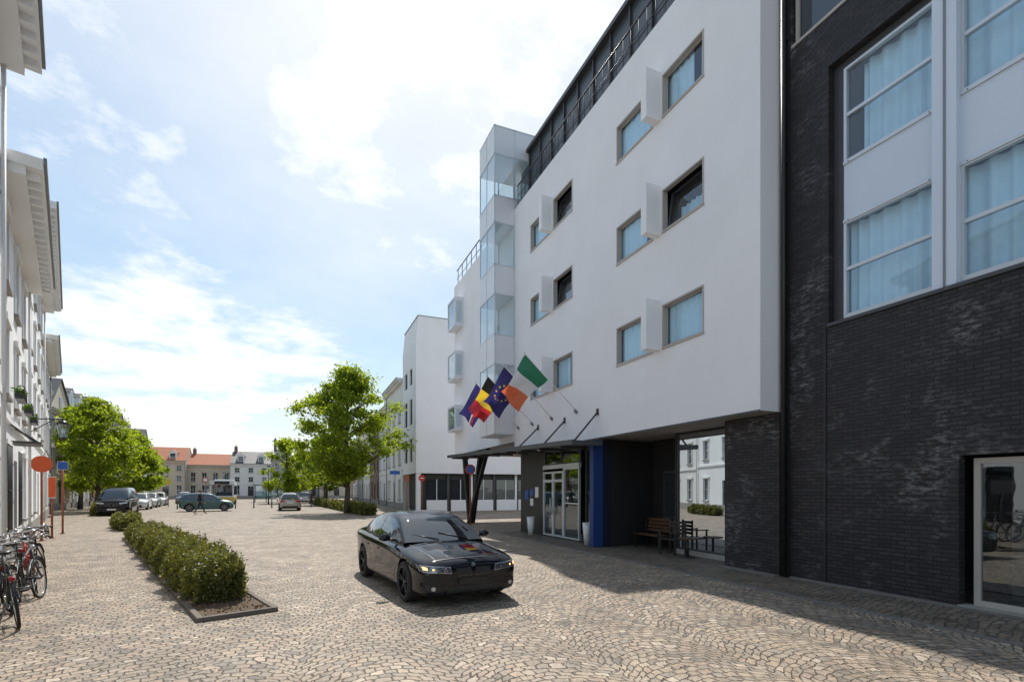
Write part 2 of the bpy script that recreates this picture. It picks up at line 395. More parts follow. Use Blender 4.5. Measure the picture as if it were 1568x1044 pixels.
for i in range(35):
    a=7.7+i*.37; r.tube((a,-.12,14.03),(a,-.12,15.0),.013,k='dgrey',seg=6)
r.tube((7.65,-.12,15.0),(20.35,-.12,15.0),.028,k='dgrey'); r.tube((7.65,-.12,14.55),(20.35,-.12,14.55),.012,k='dgrey')
r.done('roof_storey',hotel)
t=B(H)
def tbox(a0,a1,n0,n1,z0,z1,k='panel'): t.box(a0,a1,n0,n1,z0,z1,k)
ta0,ta1,tn=20.4,22.3,.94
bands=[(4.2,6.2),(7.2,8.5),(10.2,11.5),(13.26,14.46),(16.2,17.45)]
for z0,z1 in bands: tbox(ta0,ta1,-1.15,tn,z0,z1,'tpanel')
for z0,z1 in zip([b_[1] for b_ in bands[:-1]],[b_[0] for b_ in bands[1:]]):
    for (a,n) in((ta0,tn-.05),(ta1-.05,tn-.05),(ta0,-.003),(ta1-.05,-.003),(ta0,-1.15)):
        tbox(a+.001,a+.05,n,n+.05,z0,z1,'alu')
    t.face([(ta0+.02,-1.1,z0),(ta0+.02,tn-.03,z0),(ta0+.02,tn-.03,z1),(ta0+.02,-1.1,z1)],'gtower')
    t.face([(ta0+.03,tn-.02,z0),(ta1-.03,tn-.02,z0),(ta1-.03,tn-.02,z1),(ta0+.03,tn-.02,z1)],'gtower')
    t.face([(ta1-.02,-1.1,z0),(ta1-.02,tn-.03,z0),(ta1-.02,tn-.03,z1),(ta1-.02,-1.1,z1)],'gtower')
    t.box(ta0+.06,ta0+.75,-.9,-.3,z0,z0+.8,'white')
for z0,z1 in bands:
    for zz in(z0+.002,z1-.05): t.box(ta0-.012,ta1+.005,tn-.3,tn+.012,zz,zz+.045,'alu'); t.box(ta0-.012,ta0,-1.1,tn-.3,zz,zz+.045,'alu')
for a in(ta0+.95,): t.box(a,a+.05,tn,tn+.012,4.2,17.45,'alu')
for n_ in(-.04,tn-.04): t.box(ta0-.012,ta0,n_,n_+.04,4.2,17.45,'alu')
w.face([(20.4,0,3.9),(29.7,0,3.9),(29.7,0,14),(20.4,0,14)],'white')
w.face([(29.7,0,3.9),(29.7,-12,3.9),(29.7,-12,14),(29.7,0,14)],'white')
w.face([(20.4,0,3.9),(29.7,0,3.9),(29.7,-12,3.9),(20.4,-12,3.9)],'soffit')
w.face([(20.4,0,14),(29.7,0,14),(29.7,-12,14),(20.4,-12,14)],'concrete')
w.face([(20.4,-.05,3.42),(20.4,-12,3.42),(20.4,-12,14),(20.4,-.05,14)],'white')
for i in range(9):
    a=22.6+i*.85; t.tube((a,-.15,14),(a,-.15,15),.02,k='dgrey',seg=6)
t.tube((22.4,-.15,15),(29.6,-.15,15),.03,k='dgrey'); t.tube((22.4,-.15,14.5),(29.6,-.15,14.5),.015,k='dgrey')
t.box(23.4,24.6,-1.0,-.4,14.01,16.2,'dgrey')
for z0,z1 in((5.2,6.65),(8.15,9.75),(11.15,12.8)):
    t.box(27.9,29.4,.002,.5,z0,z0+.10,'tpanel'); t.box(27.9,29.4,.002,.5,z1-.10,z1,'tpanel')
    t.box(27.9,27.97,.002,.5,z0+.10,z1-.10,'tpanel'); t.box(29.33,29.4,.002,.5,z0+.10,z1-.10,'tpanel')
    t.face([(27.895,.10,z0+.22),(27.895,.42,z0+.22),(27.895,.42,z1-.22),(27.895,.10,z1-.22)],'gtower')
    t.face([(28,.46,z0+.12),(29.3,.46,z0+.12),(29.3,.46,z1-.12),(28,.46,z1-.12)],'gtower')
t.done('glazed_stair_tower',hotel)
w.box(7.605,9.08,-2.5,-.55,0,3.41,'dbrick')
w.box(7.61,9.09,-.55,-.40,0,.04,'dstone')
gf=B(H)
wframe(gf,9.085,11.6,.14,3.38,-1.30,'dgrey',.05,.06,cols=1,gl='gref')
gf.box(9.085,11.6,-1.40,-1.26,0,.14,'concrete')
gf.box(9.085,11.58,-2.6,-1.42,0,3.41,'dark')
gf.box(11.6,13.7,-2.6,-2.1,0,3.41,'darkwall'); gf.box(11.585,11.64,-2.1,-1.28,0,3.41,'darkwall')
gf.box(12.2,13.1,-2.1,-2.05,.9,2.4,'dgrey'); gf.face([(12.27,-2.045,.97),(13.03,-2.045,.97),(13.03,-2.045,2.33),(12.27,-2.045,2.33)],'gdark')
gf.box(13.74,13.9,-2.4,-.5,0,3.38,'darkwall'); gf.box(13.72,13.9,-.5,.14,0,3.36,'navy'); gf.box(13.715,13.905,.14,.17,0,3.36,'blue')
gf.box(13.69,13.715,-.18,.168,0.02,3.35,'blue')
gf.box(13.9,14.1,-.6,-.4,0,3.4,'darkwall')
wframe(gf,14.1,15.3,.1,3.3,-.5,'dgrey',.06,.08,cols=1,rows=2,gl='gdoor')
wframe(gf,15.3,16.45,.05,2.6,-.25,'alu',.06,.07,cols=1,rows=2,gl='gdoor')
wframe(gf,16.46,18.1,.05,2.5,-.25,'alu',.07,.07,cols=2,rows=1,gl='gdoor',gw=.14)
gf.box(16.46,18.1,-.32,-.245,2.1,2.2,'alu')
for a in(17.18,17.38): gf.tube((a,-.2,.9),(a,-.2,1.5),.018,k='alu')
gf.box(15.3,18.1,-.35,-.24,2.6,2.75,'alu'); wframe(gf,15.3,18.1,2.75,3.36,-.3,'dgrey',.05,.06,cols=2,gl='gdoor')
gf.box(18.1,20.4,-.7,-.3,0,3.41,'darkwall')
gf.box(18.1,19.2,-6,-.7,0,3.41,'darkwall'); gf.box(20.1,20.4,-12,-.7,0,3.88,'darkwall')
gf.box(13.9,18.1,-5,-4.8,0,3.41,'room'); gf.box(14.0,18.1,-4.8,-.6,0,.02,'concrete')
gf.box(14.8,16.8,-4.2,-3.6,0.02,1.1,'wood')
for k_,(a,z,s1,s2) in enumerate(((18.6,1.5,.3,.42),(19.1,1.55,.28,.3),(19.1,1.15,.28,.3),(19.6,1.4,.3,.4))):
    gf.box(a,a+s1,-.3,-.28,z,z+s2,'swhite' if k_%2==0 else 'sblue')
gf.done('ground_floor',hotel)
vc=B(H)
def slant(p,q,s=.13,k='black'):
    p=Vector(p);q=Vector(q); i=len(vc.v)
    for c in(p,q):
        for da,dn in((-s,-s),(s,-s),(s,s),(-s,s)): vc.v.append(H(c[0]+da,c[1]+dn,c[2]))
    for f in((0,1,5,4),(1,2,6,5),(2,3,7,6),(3,0,4,7),(0,3,2,1),(4,5,6,7)):
        vc.f.append(tuple(i+j for j in f)); vc.mi.append(vc.mid(k)); vc.sm.append(False)
slant((26.6,-.1,0),(25.6,-.3,3.9)); slant((26.9,-.1,0),(28.9,-.4,3.9)); slant((26.8,-5,0),(25.0,-5,3.9)); slant((27.0,-5,0),(28.9,-5,3.9))
slant((26.0,.3,0),(24.3,-.2,3.9),.09)
vc.done('slanted_columns',hotel)
c=B(H)
def can(a0,a1,n0,n1,za,zb,th,k):
    i=len(c.v)
    for a,z in((a0,za),(a1,zb)):
        for n_,zz in((n0,z),(n1,z+.0),(n1,z+th),(n0,z+th)): c.v.append(H(a,n_,zz))
    for f in((0,1,2,3),(4,7,6,5),(0,4,5,1),(1,5,6,2),(2,6,7,3),(3,7,4,0)):
        c.f.append(tuple(i+j for j in f)); c.mi.append(c.mid(k)); c.sm.append(False)
can(13.45,27.3,.02,1.0,3.22,3.62,.05,'mgrey')
can(13.40,27.35,1.0,1.09,3.17,3.57,.15,'dgrey')
can(13.40,13.47,.02,1.0,3.165,3.165,.14,'dgrey')
for i in range(9):
    a=14.3+i*1.55; z=3.10+(a-13.4)*.029; c.box(a,a+.06,.03,1.0,z,z+.10,'dgrey')
for i,a in enumerate((13.7,15.85,18.0)):
    z=3.3+(a-13.4)*.029
    c.tube((a,.0,4.25),(a,.85,z),.03,k='dgrey'); c.box(a-.06,a+.06,0.001,.03,4.15,4.35,'dgrey')
for a in(14.6,16.9,19): c.tube((a,.5,3.14+(a-13.4)*.029),(a,.5,3.18+(a-13.4)*.029),.07,k='swhite')
c.done('entrance_canopy',hotel)
w.done('hotel_walls',hotel); g.done('hotel_windows',hotel)
def flag(name,a,fn,L=1.5,h=1.12):
    root=empty(name)
    b=B()
    p0=Vector((8.65,a,4.45)); tip=Vector((6.70,a,6.22)); b.tube(p0,tip,.018,.014,'swhite',8); b.sphere(tip,.035,.035,.035,'chrome')
    b.tube(p0-Vector((0,0,.05)),p0+Vector((-.1,0,.04)),.05,k='mgrey')
    b.done('flagpole',root)
    d=(p0-tip).normalized()
    fly=Vector((-.46,.74,-1.0)).normalized()
    nrm=d.cross(fly).normalized()
    NU,NV=66,44; c_=B(); vs=[]; ph=random.random()*6
    for i in range(NU+1):
        for j in range(NV+1):
            u=i/NU;v=j/NV
            p=tip+d*(.05+v*h*(1-.22*u))+fly*(u*L)
            p+=nrm*(.19*u**.6*math.sin(u*6+v*3.5+ph)+.08*u*math.sin(v*9+u*4+ph))+Vector((0,0,-.2*u*math.sin(u*3.1)*math.cos(v*3)))
            vs.append(tuple(p))
    c_.v=vs
    for i in range(NU):
        for j in range(NV):
            q=i*(NV+1)+j; c_.f.append((q,q+NV+1,q+NV+2,q+1)); c_.mi.append(c_.mid(fn((i+.5)/NU,(j+.5)/NV))); c_.sm.append(True)
    c_.done('cloth',root,fixn=False)
def eu(u,v):
    x=(u-.5)*1.5;y=v-.5
    for k_ in range(12):
        t_=k_*math.pi/6
        if math.hypot(x-.33*math.cos(t_),y-.33*math.sin(t_))<.034: return 'fyellow'
    return 'fblue'
def city(u,v):
    x=(u-.5)*1.5;y=v-.5
    if abs(y-.3*x)<.04:return 'fwhite'
    if .09<y-.3*x<.16:return 'fred'
    return 'fblue'
flag('irish_flag',15.0,lambda u,v:('fgreen','fwhite','forange')[min(2,int(u*3))])
flag('european_flag',16.8,eu)
flag('belgian_flag',18.5,lambda u,v:('fblack','fyellow','fred')[min(2,int(u*3))])
flag('city_flag',19.9,city)
# ------------------------------------------------------------ DARK BRICK BUILDING
db=empty('dark_brick_building'); D=frame(9.3,0,0,1,-1,0)
w=B(D); g=B(D)
door=(2.3,4.54,0.02,2.33); E1=7.598
wall(w,-14.5,E1,0,10.2,[(door[0],door[1],0,door[3]),(-14.4,6.62,4.92,9.85)],'dbrick',0,.16)
w.face([(-14.5,0,10.2),(E1,0,10.2),(E1,0,10.7),(-14.5,0,10.7)],'dbrick')
wall(w,-14.5,E1,10.7,14.3,[(-14.4,7.40,10.80,13.6)],'dbrick',0,.12)
w.box(-14.4,7.40,-.1,.02,10.80,10.86,'lframe')
w.box(-14.5,E1,-12,-2.5,0,14.3,'room')
w.face([(-14.5,0,14.3),(E1,0,14.3),(E1,-12,14.3),(-14.5,-12,14.3)],'slate')
w.face([(-14.5,0,0),(-14.5,-12,0),(-14.5,-12,14.3),(-14.5,0,14.3)],'dbrick')
w.box(-14.4,6.62,-.14,.035,4.90,4.96,'dgrey')
w.box(6.66,6.70,.001,.02,0.05,4.88,'darkwall')
w.box(-14.5,7.4,.001,.08,0.0,.04,'dstone')
w.box(7.44,7.612,.002,.06,0.0,14.35,'black')
w.tube((7.50,.12,0.05),(7.50,.12,14.4),.05,k='black',seg=12)
for z in(1,3.5,6,8.5,11): w.box(7.42,7.58,.061,.10,z,z+.05,'black')
w.box(6.42,6.62,-.30,-.16,4.96,9.85,'dgrey'); w.box(-14.4,6.42,-.30,-.16,9.70,9.85,'dgrey')
def col(a0,a1,i):
    n=-.14
    g.box(a0,a1,n-.1,n,4.96,5.04,'alu')
    for z0,z1 in((5.04,6.82),(7.92,9.70)):
        wframe(g,a0,a1,z0,z1,n,'alu',.05,.09,rows=2,gl='glass',gw=.06)
        curtain(g,a0,a1-(.22 if z0>6 and i==0 else .0),z0,z1,n-.24,'curtain',.040,4.2,i,open_=None)
        g.face([(a0-.1,n-1.6,z0-.1),(a1+.1,n-1.6,z0-.1),(a1+.1,n-1.6,z1+.1),(a0-.1,n-1.6,z1+.1)],'room')
    g.box(a0,a1,n-.07,n-.01,6.82,7.92,'panel')
    g.box(a0,a1,n-.06,n+.02,6.80,6.85,'alu'); g.box(a0,a1,n-.06,n+.02,7.89,7.94,'alu')
    for q in(.08,a1-a0-.1):
        for z in(6.825,7.915): g.tube((a0+q,n+.02,z),(a0+q,n+.028,z),.012,k='mgrey',seg=8)
a=6.42
for i in range(10):
    col(a-1.5,a,i); g.box(a-1.83,a-1.5,-.16,-.03,4.96,9.70,'panel'); g.box(a-1.69,a-1.66,-.029,-.015,4.96,9.70,'mgrey'); a-=1.83
a=7.36
for i in range(6):
    wframe(g,a-2.2,a,10.86,13.55,-.06,'lframe',.07,.08,cols=1,rows=2,gl='gdark'); a-=2.24
wframe(g,2.35,4.42,.06,2.28,-.14,'lframe',.08,.06,cols=2,gl='gdoor',gw=.16)
g.box(2.3,4.54,-.2,.04,0.01,.06,'stone')
g.box(2.4,4.4,-1.2,-1.15,.06,2.28,'mgrey')
for a in(3.28,3.5): g.box(a,a+.03,-.14,-.09,.95,1.2,'alu')
w.done('brick_walls',db); g.done('windows_and_door',db)
# ------------------------------------------------------------ generic town houses
def house(name,F,wd,dp,h,floors,cols,kw='white2',roof='flat',kr='slate',rh=2.5,eave=.5,ww=.95,gh=3.4,frameK='swhite',deco=True,dormers=0,chim=True,pipe='mgrey'):
    root=empty(name); b=B(F); g=B(F); holes=[]
    fh=(h-gh-.5)/max(1,floors-1)
    cw=wd/cols
    for f in range(floors):
        zb=.9 if f==0 else gh+.6+fh*(f-1); zt=zb+(1.9 if f==0 else min(fh-.9,1.9))
        for i in range(cols):
            c_=cw*(i+.5)
            if f==0 and i==cols//2: holes.append((c_-.55,c_+.55,.02,2.6,'d'))
            else: holes.append((c_-ww/2,c_+ww/2,zb,zt,'w'))
    wall(b,0,wd,0,h,holes,kw,0,.18)
    b.face([(0,0,0),(0,-dp,0),(0,-dp,h),(0,0,h)],kw); b.face([(wd,0,0),(wd,-dp,0),(wd,-dp,h),(wd,0,h)],kw); b.face([(0,-dp,0),(wd,-dp,0),(wd,-dp,h),(0,-dp,h)],kw)
    for x0,x1,y0,y1,ty in holes:
        if ty=='d':
            g.box(x0,x1,-.17,-.1,y0,y1-.5,'dgrey'); g.face([(x0,-.12,y1-.5),(x1,-.12,y1-.5),(x1,-.12,y1),(x0,-.12,y1)],'gdark'); b.box(x0-.12,x1+.12,.001,.25,0,.14,'stone')
            for q in range(2): g.box(x0+.12+q*.48,x0+.48+q*.48,-.1,-.08,.3,1.7,'black')
        else:
            wframe(g,x0,x1,y0,y1,-.1,frameK,.06,.06,cols=2,rows=2,gl='gdark',gw=.04)
            b.box(x0-.08,x1+.08,.001,.10,y0-.09,y0-.003,'stone')
            if deco:
                b.box(x0-.12,x0-.002,.001,.04,y0,y1,kw);b.box(x1+.002,x1+.12,.001,.04,y0,y1,kw); b.box(x0-.16,x1+.16,.001,.09,y1+.002,y1+.16,kw)
    b.box(0.002,wd-.002,.001,.05,0,.6,'stone')
    b.box(0.002,wd-.002,.001,.08,gh,gh+.16,kw)
    b.box(0.002,wd-.002,.001,eave*.6,h-.42,h-.22,kw); b.box(-.05,wd+.05,.001,eave,h-.22,h+.02,kw)
    b.box(-.05,wd+.05,eave,eave+.06,h-.08,h+.06,'mgrey')
    b.tube((wd-.1,.09,.1),(wd-.1,.09,h-.43),.045,k=pipe,seg=8)
    if eave>.65:
        for i in range(int(wd/.45)):
            a=.2+i*.45; b.box(a,a+.12,eave*.6,eave*.92,h-.36,h-.221,kw)
    if roof=='pitch':
        z=h+.02
        b.face([(-.05,eave,z),(wd+.05,eave,z),(wd+.05,-dp/2,z+rh),(-.05,-dp/2,z+rh)],kr)
        b.face([(-.05,-dp,z),(wd+.05,-dp,z),(wd+.05,-dp/2,z+rh),(-.05,-dp/2,z+rh)],kr)
        b.face([(0,0,z),(0,-dp,z),(0,-dp/2,z+rh-.05)],kw); b.face([(wd,0,z),(wd,-dp,z),(wd,-dp/2,z+rh-.05)],kw)
        for i in range(dormers):
            c_=wd*(i+.5)/dormers
            b.box(c_-.6,c_+.6,-2.2,-.35,z+.3,z+1.7,'swhite'); b.face([(c_-.45,-.345,z+.5),(c_+.45,-.345,z+.5),(c_+.45,-.345,z+1.5),(c_-.45,-.345,z+1.5)],'gdark')
            b.face([(c_-.75,-.25,z+1.7),(c_,-.25,z+2.2),(c_,-2.6,z+2.2),(c_-.75,-2.6,z+1.7)],kr); b.face([(c_+.75,-.25,z+1.7),(c_,-.25,z+2.2),(c_,-2.6,z+2.2),(c_+.75,-2.6,z+1.7)],kr)
            b.face([(c_-.7,-.3,z+1.7),(c_+.7,-.3,z+1.7),(c_,-.3,z+2.17)],'swhite')
    elif roof=='gable':
        z=h+.02
        b.face([(0,0,z),(wd,0,z),(wd/2,0,z+rh)],kw)
        b.face([(-.1,.15,z-.05),(wd/2,.15,z+rh+.06),(wd/2,-dp,z+rh+.06),(-.1,-dp,z-.05)],kr); b.face([(wd+.1,.15,z-.05),(wd/2,.15,z+rh+.06),(wd/2,-dp,z+rh+.06),(wd+.1,-dp,z-.05)],kr)
        g.box(wd/2-.35,wd/2+.35,.002,.03,z+.3,z+1.3,'gdark')
    else:
        b.face([(-.05,eave,h+.021),(wd+.05,eave,h+.021),(wd+.05,-dp,h+.021),(-.05,-dp,h+.021)],'slate')
    if chim and roof!='flat':
        b.box(.3,.9,-dp/2-.4,-dp/2+.4,h+rh*.5,h+rh+1.0,'rbrick'); b.tube((.6,-dp/2,h+rh+1.0),(.6,-dp/2,h+rh+1.35),.12,k='roofred')
    b.done('walls_and_roof',root); g.done('windows_and_door',root)
    return root
def LF(a0,off=0): 
    x,y=LP(a0,off); return frame(x,y,LD.x,LD.y,LN.x,LN.y)
k=1/LD.y
h1=house('white_townhouse',LF(7.0),14.0*k-7.0,9,11.1,3,3,'white2','flat',eave=.68,gh=3.8,pipe='swhite')
h2=house('white_townhouse',LF(14.05*k),8.6*k,9,9.0,3,3,'white2','flat',eave=.70,gh=3.4,pipe='swhite')
h3=house('white_townhouse',LF(22.75*k),13*k,9,12.0,4,4,'white2','flat',eave=.78,gh=3.8,pipe='swhite')
h4=house('white_townhouse',LF(35.85*k),11*k,9,10.4,3,4,'cream','flat',eave=.66,gh=3.6)
bal=B(LF(0)); PP=[]
for a0,a1,z in((17.0,18.1,4.05),(20.2,21.3,4.05),(23.0,24.0,4.05)):
    bal.box(a0,a1,.12,.28,z,z+.12,'black')
    for i in range(int((a1-a0)/.1)): bal.tube((a0+i*.1,.29,z),(a0+i*.1,.29,z+.28),.008,k='black',seg=4)
    bal.tube((a0,.29,z+.28),(a1,.29,z+.28),.012,k='black',seg=5)
    PP+=[LF(0)(random.uniform(a0,a1),.20+random.gauss(0,.05),z+.14+abs(random.gauss(0,.07))) for _ in range(260)]
for a0 in(15.2,18.3):
    for i in range(12): bal.tube((a0+i*.1,.12,.85),(a0+i*.1,.12,2.8),.010,k='black',seg=5)
    for z in(.85,1.8,2.8): bal.tube((a0-.05,.12,z),(a0+1.15,.12,z),.014,k='black',seg=5)
bal.box(16.9,18.2,.05,.6,2.95,3.0,'dgrey'); bal.tube((17,.05,3.4),(17,.55,2.98),.018,k='dgrey'); bal.tube((18.1,.05,3.4),(18.1,.55,2.98),.018,k='dgrey')
bal.done('flower_boxes_and_ironwork',h1)
# ------------------------------------------------------------ far rows
RX=Vector((-.09,1)).normalized(); ax,ay=-19.4,49.5
spec=[('cream',9.5,2.6,'pitch',2),('beige',8.2,3.0,'gable',0),('white2',9.0,2.8,'pitch',2),('rbrick',8.4,3.2,'gable',0),('cream',9.2,2.6,'pitch',2),('grey_st',8.5,3.0,'gable',0),('white2',8.8,2.5,'pitch',2),('rbrick',8.0,3,'pitch',1),('cream',8.6,2.8,'gable',0)]
for kw,hh,rh,rf,dm in spec:
    wd=6.6
    house('gabled_townhouse',frame(ax,ay,RX.x,RX.y,RX.y,-RX.x),wd,9,hh+.8,3,3,kw,rf,'slate',rh,.3,.9,gh=3.2,dormers=dm)
    ax+=RX.x*wd;ay+=RX.y*wd
ann=empty('white_annex_building')
A2=frame(8.9,41.8,0,1,-1,0)
f=B(A2)
hl=[(1.5,2.6,4.2,6.2),(1.5,2.6,7.4,9.6),(3.6,4.9,4.2,6.2),(3.6,4.9,7.4,9.6),(1.5,2.6,10.8,12.2),(3.6,4.9,10.8,12.2)]
wall(f,0,5.8,3.2,14.2,hl,'white',0,.2)
for x0,x1,y0,y1 in hl: wframe(f,x0,x1,y0,y1,-.12,'dgrey',.07,.06,rows=2,gl='gdark')
f.face([(0,0,3.2),(0,-14,3.2),(0,-14,16.2),(0,-.2,16.2),(0,0,14.2)],'white')
f.face([(5.8,-.2,14.2),(5.8,-14,14.2),(5.8,-14,16.2),(5.8,-.2,16.2)],'white')
f.face([(0,-.2,16.2),(5.8,-.2,16.2),(5.8,0,14.2),(0,0,14.2)],'white'); f.face([(0,-.2,16.2),(5.8,-.2,16.2),(5.8,-14,16.2),(0,-14,16.2)],'concrete')
f.box(-.02,5.82,-.25,-.14,16.2,16.26,'mgrey'); f.box(-.03,.06,-14,-.25,16.2,16.26,'mgrey')
f.face([(5.8,0,0),(5.8,-14,0),(5.8,-14,14.2),(5.8,0,14.2)],'white')
f.face([(0,0,3.2),(5.8,0,3.2),(5.8,-14,3.2),(0,-14,3.2)],'soffit')
f.box(.6,5.7,-14,-.6,0,3.19,'darkwall')
f.box(.05,.4,-.4,-.05,0,3.19,'white'); 
for i in range(6):
    n0=-1.0-i*2.1
    f.box(.40,.59,n0-1.75,n0,0,.95,'white'); f.box(.5,.58,n0-1.75,n0,.95,2.7,'gdark'); f.box(.42,.59,n0-1.95,n0-1.76,0,3.19,'white' if i%2 else 'dgrey')
    f.box(.46,.52,n0-.9,n0-.84,.95,2.7,'swhite')
f.done('walls_and_windows',ann)
o=[('cream',12.2,'flat',9,3),('white2',11.0,'pitch',8,3),('rbrick',10.0,'pitch',8,3),('cream',10.8,'pitch',9,3),('grey_st',9.5,'gable',7,3),('white2',10,'pitch',10,4)]
yy=47.7
for kw,hh,rf,wd,nc in o:
    house('townhouse',frame(8.9 if yy<48 else 9.2,yy,0,1,-1,0),wd,10,hh,3,nc,kw,rf,'slate',2.6,.55,1.0,gh=3.6,dormers=2 if rf=='pitch' else 0); yy+=wd+.02
xs=-42.0
far=[('beige',8.6,'roofred',3.0,12,5),('beige',7.6,'roofred',3.0,9,4),('beige',6.9,'roofred',2.6,8,4),('cream',7.2,'slate',2.8,7.5,3),('grey_st',8.4,'slate',3.6,4.5,2),('grey_st',7.6,'slate',3.4,5,2),('beige',6.4,'roofred',2.6,7,3),('grey_st',7.0,'slate',3,8,3),('cream',8.5,'slate',3,9,4),('rbrick',7.5,'roofred',3,9,4),('white2',8.5,'slate',3,10,4)]
for i,(kw,hh,kr,rh,wd,nc) in enumerate(far):
    house('distant_townhouse',frame(xs,118+(i%3)*1.5,1,0,0,-1),wd,9,hh,3 if hh>7 else 2,nc,kw,'gable' if i in(4,) else 'pitch',kr,rh,.4,.9,gh=2.9,dormers=2 if i%2 else 0); xs+=wd+.02
# ------------------------------------------------------------ foliage
def leafmesh(name,C,size,k,parent):
    C=np.asarray(C); N=len(C)
    d=np.random.normal(size=(N,3)); d/=np.linalg.norm(d,axis=1)[:,None]
    r_=np.random.normal(size=(N,3)); u=np.cross(d,r_); u/=np.linalg.norm(u,axis=1)[:,None]; v=np.cross(d,u)
    s=size*(.6+.8*np.random.rand(N))[:,None]
    P=np.stack([C-u*s,C-v*s*.6+d*s*.12,C+u*s,C+v*s*.6+d*s*.12],1).reshape(-1,3)
    me=bpy.data.meshes.new(name); me.vertices.add(4*N); me.vertices.foreach_set('co',P.ravel())
    me.loops.add(4*N); me.loops.foreach_set('vertex_index',np.arange(4*N,dtype=np.int32))
    me.polygons.add(N); me.polygons.foreach_set('loop_start',np.arange(0,4*N,4,dtype=np.int32)); me.polygons.foreach_set('loop_total',np.full(N,4,dtype=np.int32))
    me.update(); me.validate(); me.materials.append(M[k])
    o=bpy.data.objects.new(name,me); COL.objects.link(o); o.parent=parent
    return o
leafmesh('flower_box_plants',PP,.04,'plant',h1)
def tree(name,x,y,H_,W_,zb,seed,nl=26000,k='leaf',size=.11,cl=95,tr=.2):
    rnd=np.random.RandomState(seed); root=empty(name)
    b=B(); b.tube((x,y,0),(x+.1,y,zb*.9),tr*1.15,tr*.85,'bark',12); b.tube((x+.1,y,zb*.9),(x,y+.1,zb+(H_-zb)*.55),tr*.85,tr*.4,'bark',10); b.tube((x,y+.1,zb+(H_-zb)*.55),(x+.1,y,H_*.93),tr*.4,.03,'bark',8)
    cs=[];rs=[]
    while len(cs)<cl:
        t_=rnd.rand()**.9; z=zb+(H_-zb)*t_
        prof=(math.sin(math.pi*min(1,(t_*.80+.19)))**.85)
        R=W_/2*prof*(1+.18*math.sin(seed+3*t_*6)); th=rnd.rand()*2*math.pi; R*=1+.22*math.sin(2*th+seed)+.14*math.sin(5*th+seed*2+t_*9)
        q=rnd.rand()**.45; rad=(W_*.045+rnd.rand()*W_*.055)
        cs.append((x+R*q*math.cos(th)*.9,y+R*q*math.sin(th)*.9,z)); rs.append(rad)
    for q in range(3): cs.append((x+rnd.uniform(-.3,.3),y,H_-.2-q*.5)); rs.append(W_*.045+q*.05)
    for i,c_ in enumerate(cs):
        if i%2==0:
            zz=max(zb*.8,c_[2]-.35*math.hypot(c_[0]-x,c_[1]-y)-.6); mid=((x+c_[0])/2,(y+c_[1])/2,(zz+c_[2])/2+.15)
            b.tube((x,y,zz),mid,tr*.3,tr*.2,'bark',6); b.tube(mid,c_,tr*.2,.02,'bark',5)
    b.done('trunk_and_limbs',root)
    P=[];per=int(nl/cl)
    for c_,r_ in zip(cs,rs):
        m_=int(per*(r_/(W_*.073))**2)
        d=rnd.normal(size=(m_,3)); d/=np.linalg.norm(d,axis=1)[:,None]; q=(rnd.rand(m_)**.6)[:,None]
        p=np.array(c_)+d*q*r_*np.array([1.3,1.3,.7])*(1+.5*np.sin(d[:,:1]*7+d[:,1:2]*5)); p+=rnd.normal(size=p.shape)*.13; P.append(p)
    leafmesh('foliage',np.vstack(P),size,k,root)
tree('plane_tree',3.45,41.8,11.1,8.2,2.5,3,32000,'leaf',.11,160,.22)
tree('plane_tree',-15.7,53.0,9.3,7.2,2.0,5,19000,'leaf',.115,100)
tree('plane_tree',-19.2,60.5,8.4,6.6,2.0,8,12000,'leaf',.13,75)
tree('plane_tree',-17.4,70.0,8.2,7.0,1.8,11,12000,'leaf',.14,75)
tree('plane_tree',-1.6,76.5,8.6,7.2,1.8,13,12000,'leaf',.14,75)
tree('plane_tree',3.0,66.0,8.5,6.5,2.2,17,11000,'leafd',.15,60)
tree('plane_tree',-24.0,95.0,9.5,8.0,2.0,19,10000,'leafd',.2,50)
tree('plane_tree',4.0,92.0,8.5,8.0,2.0,23,9000,'leafd',.2,50)
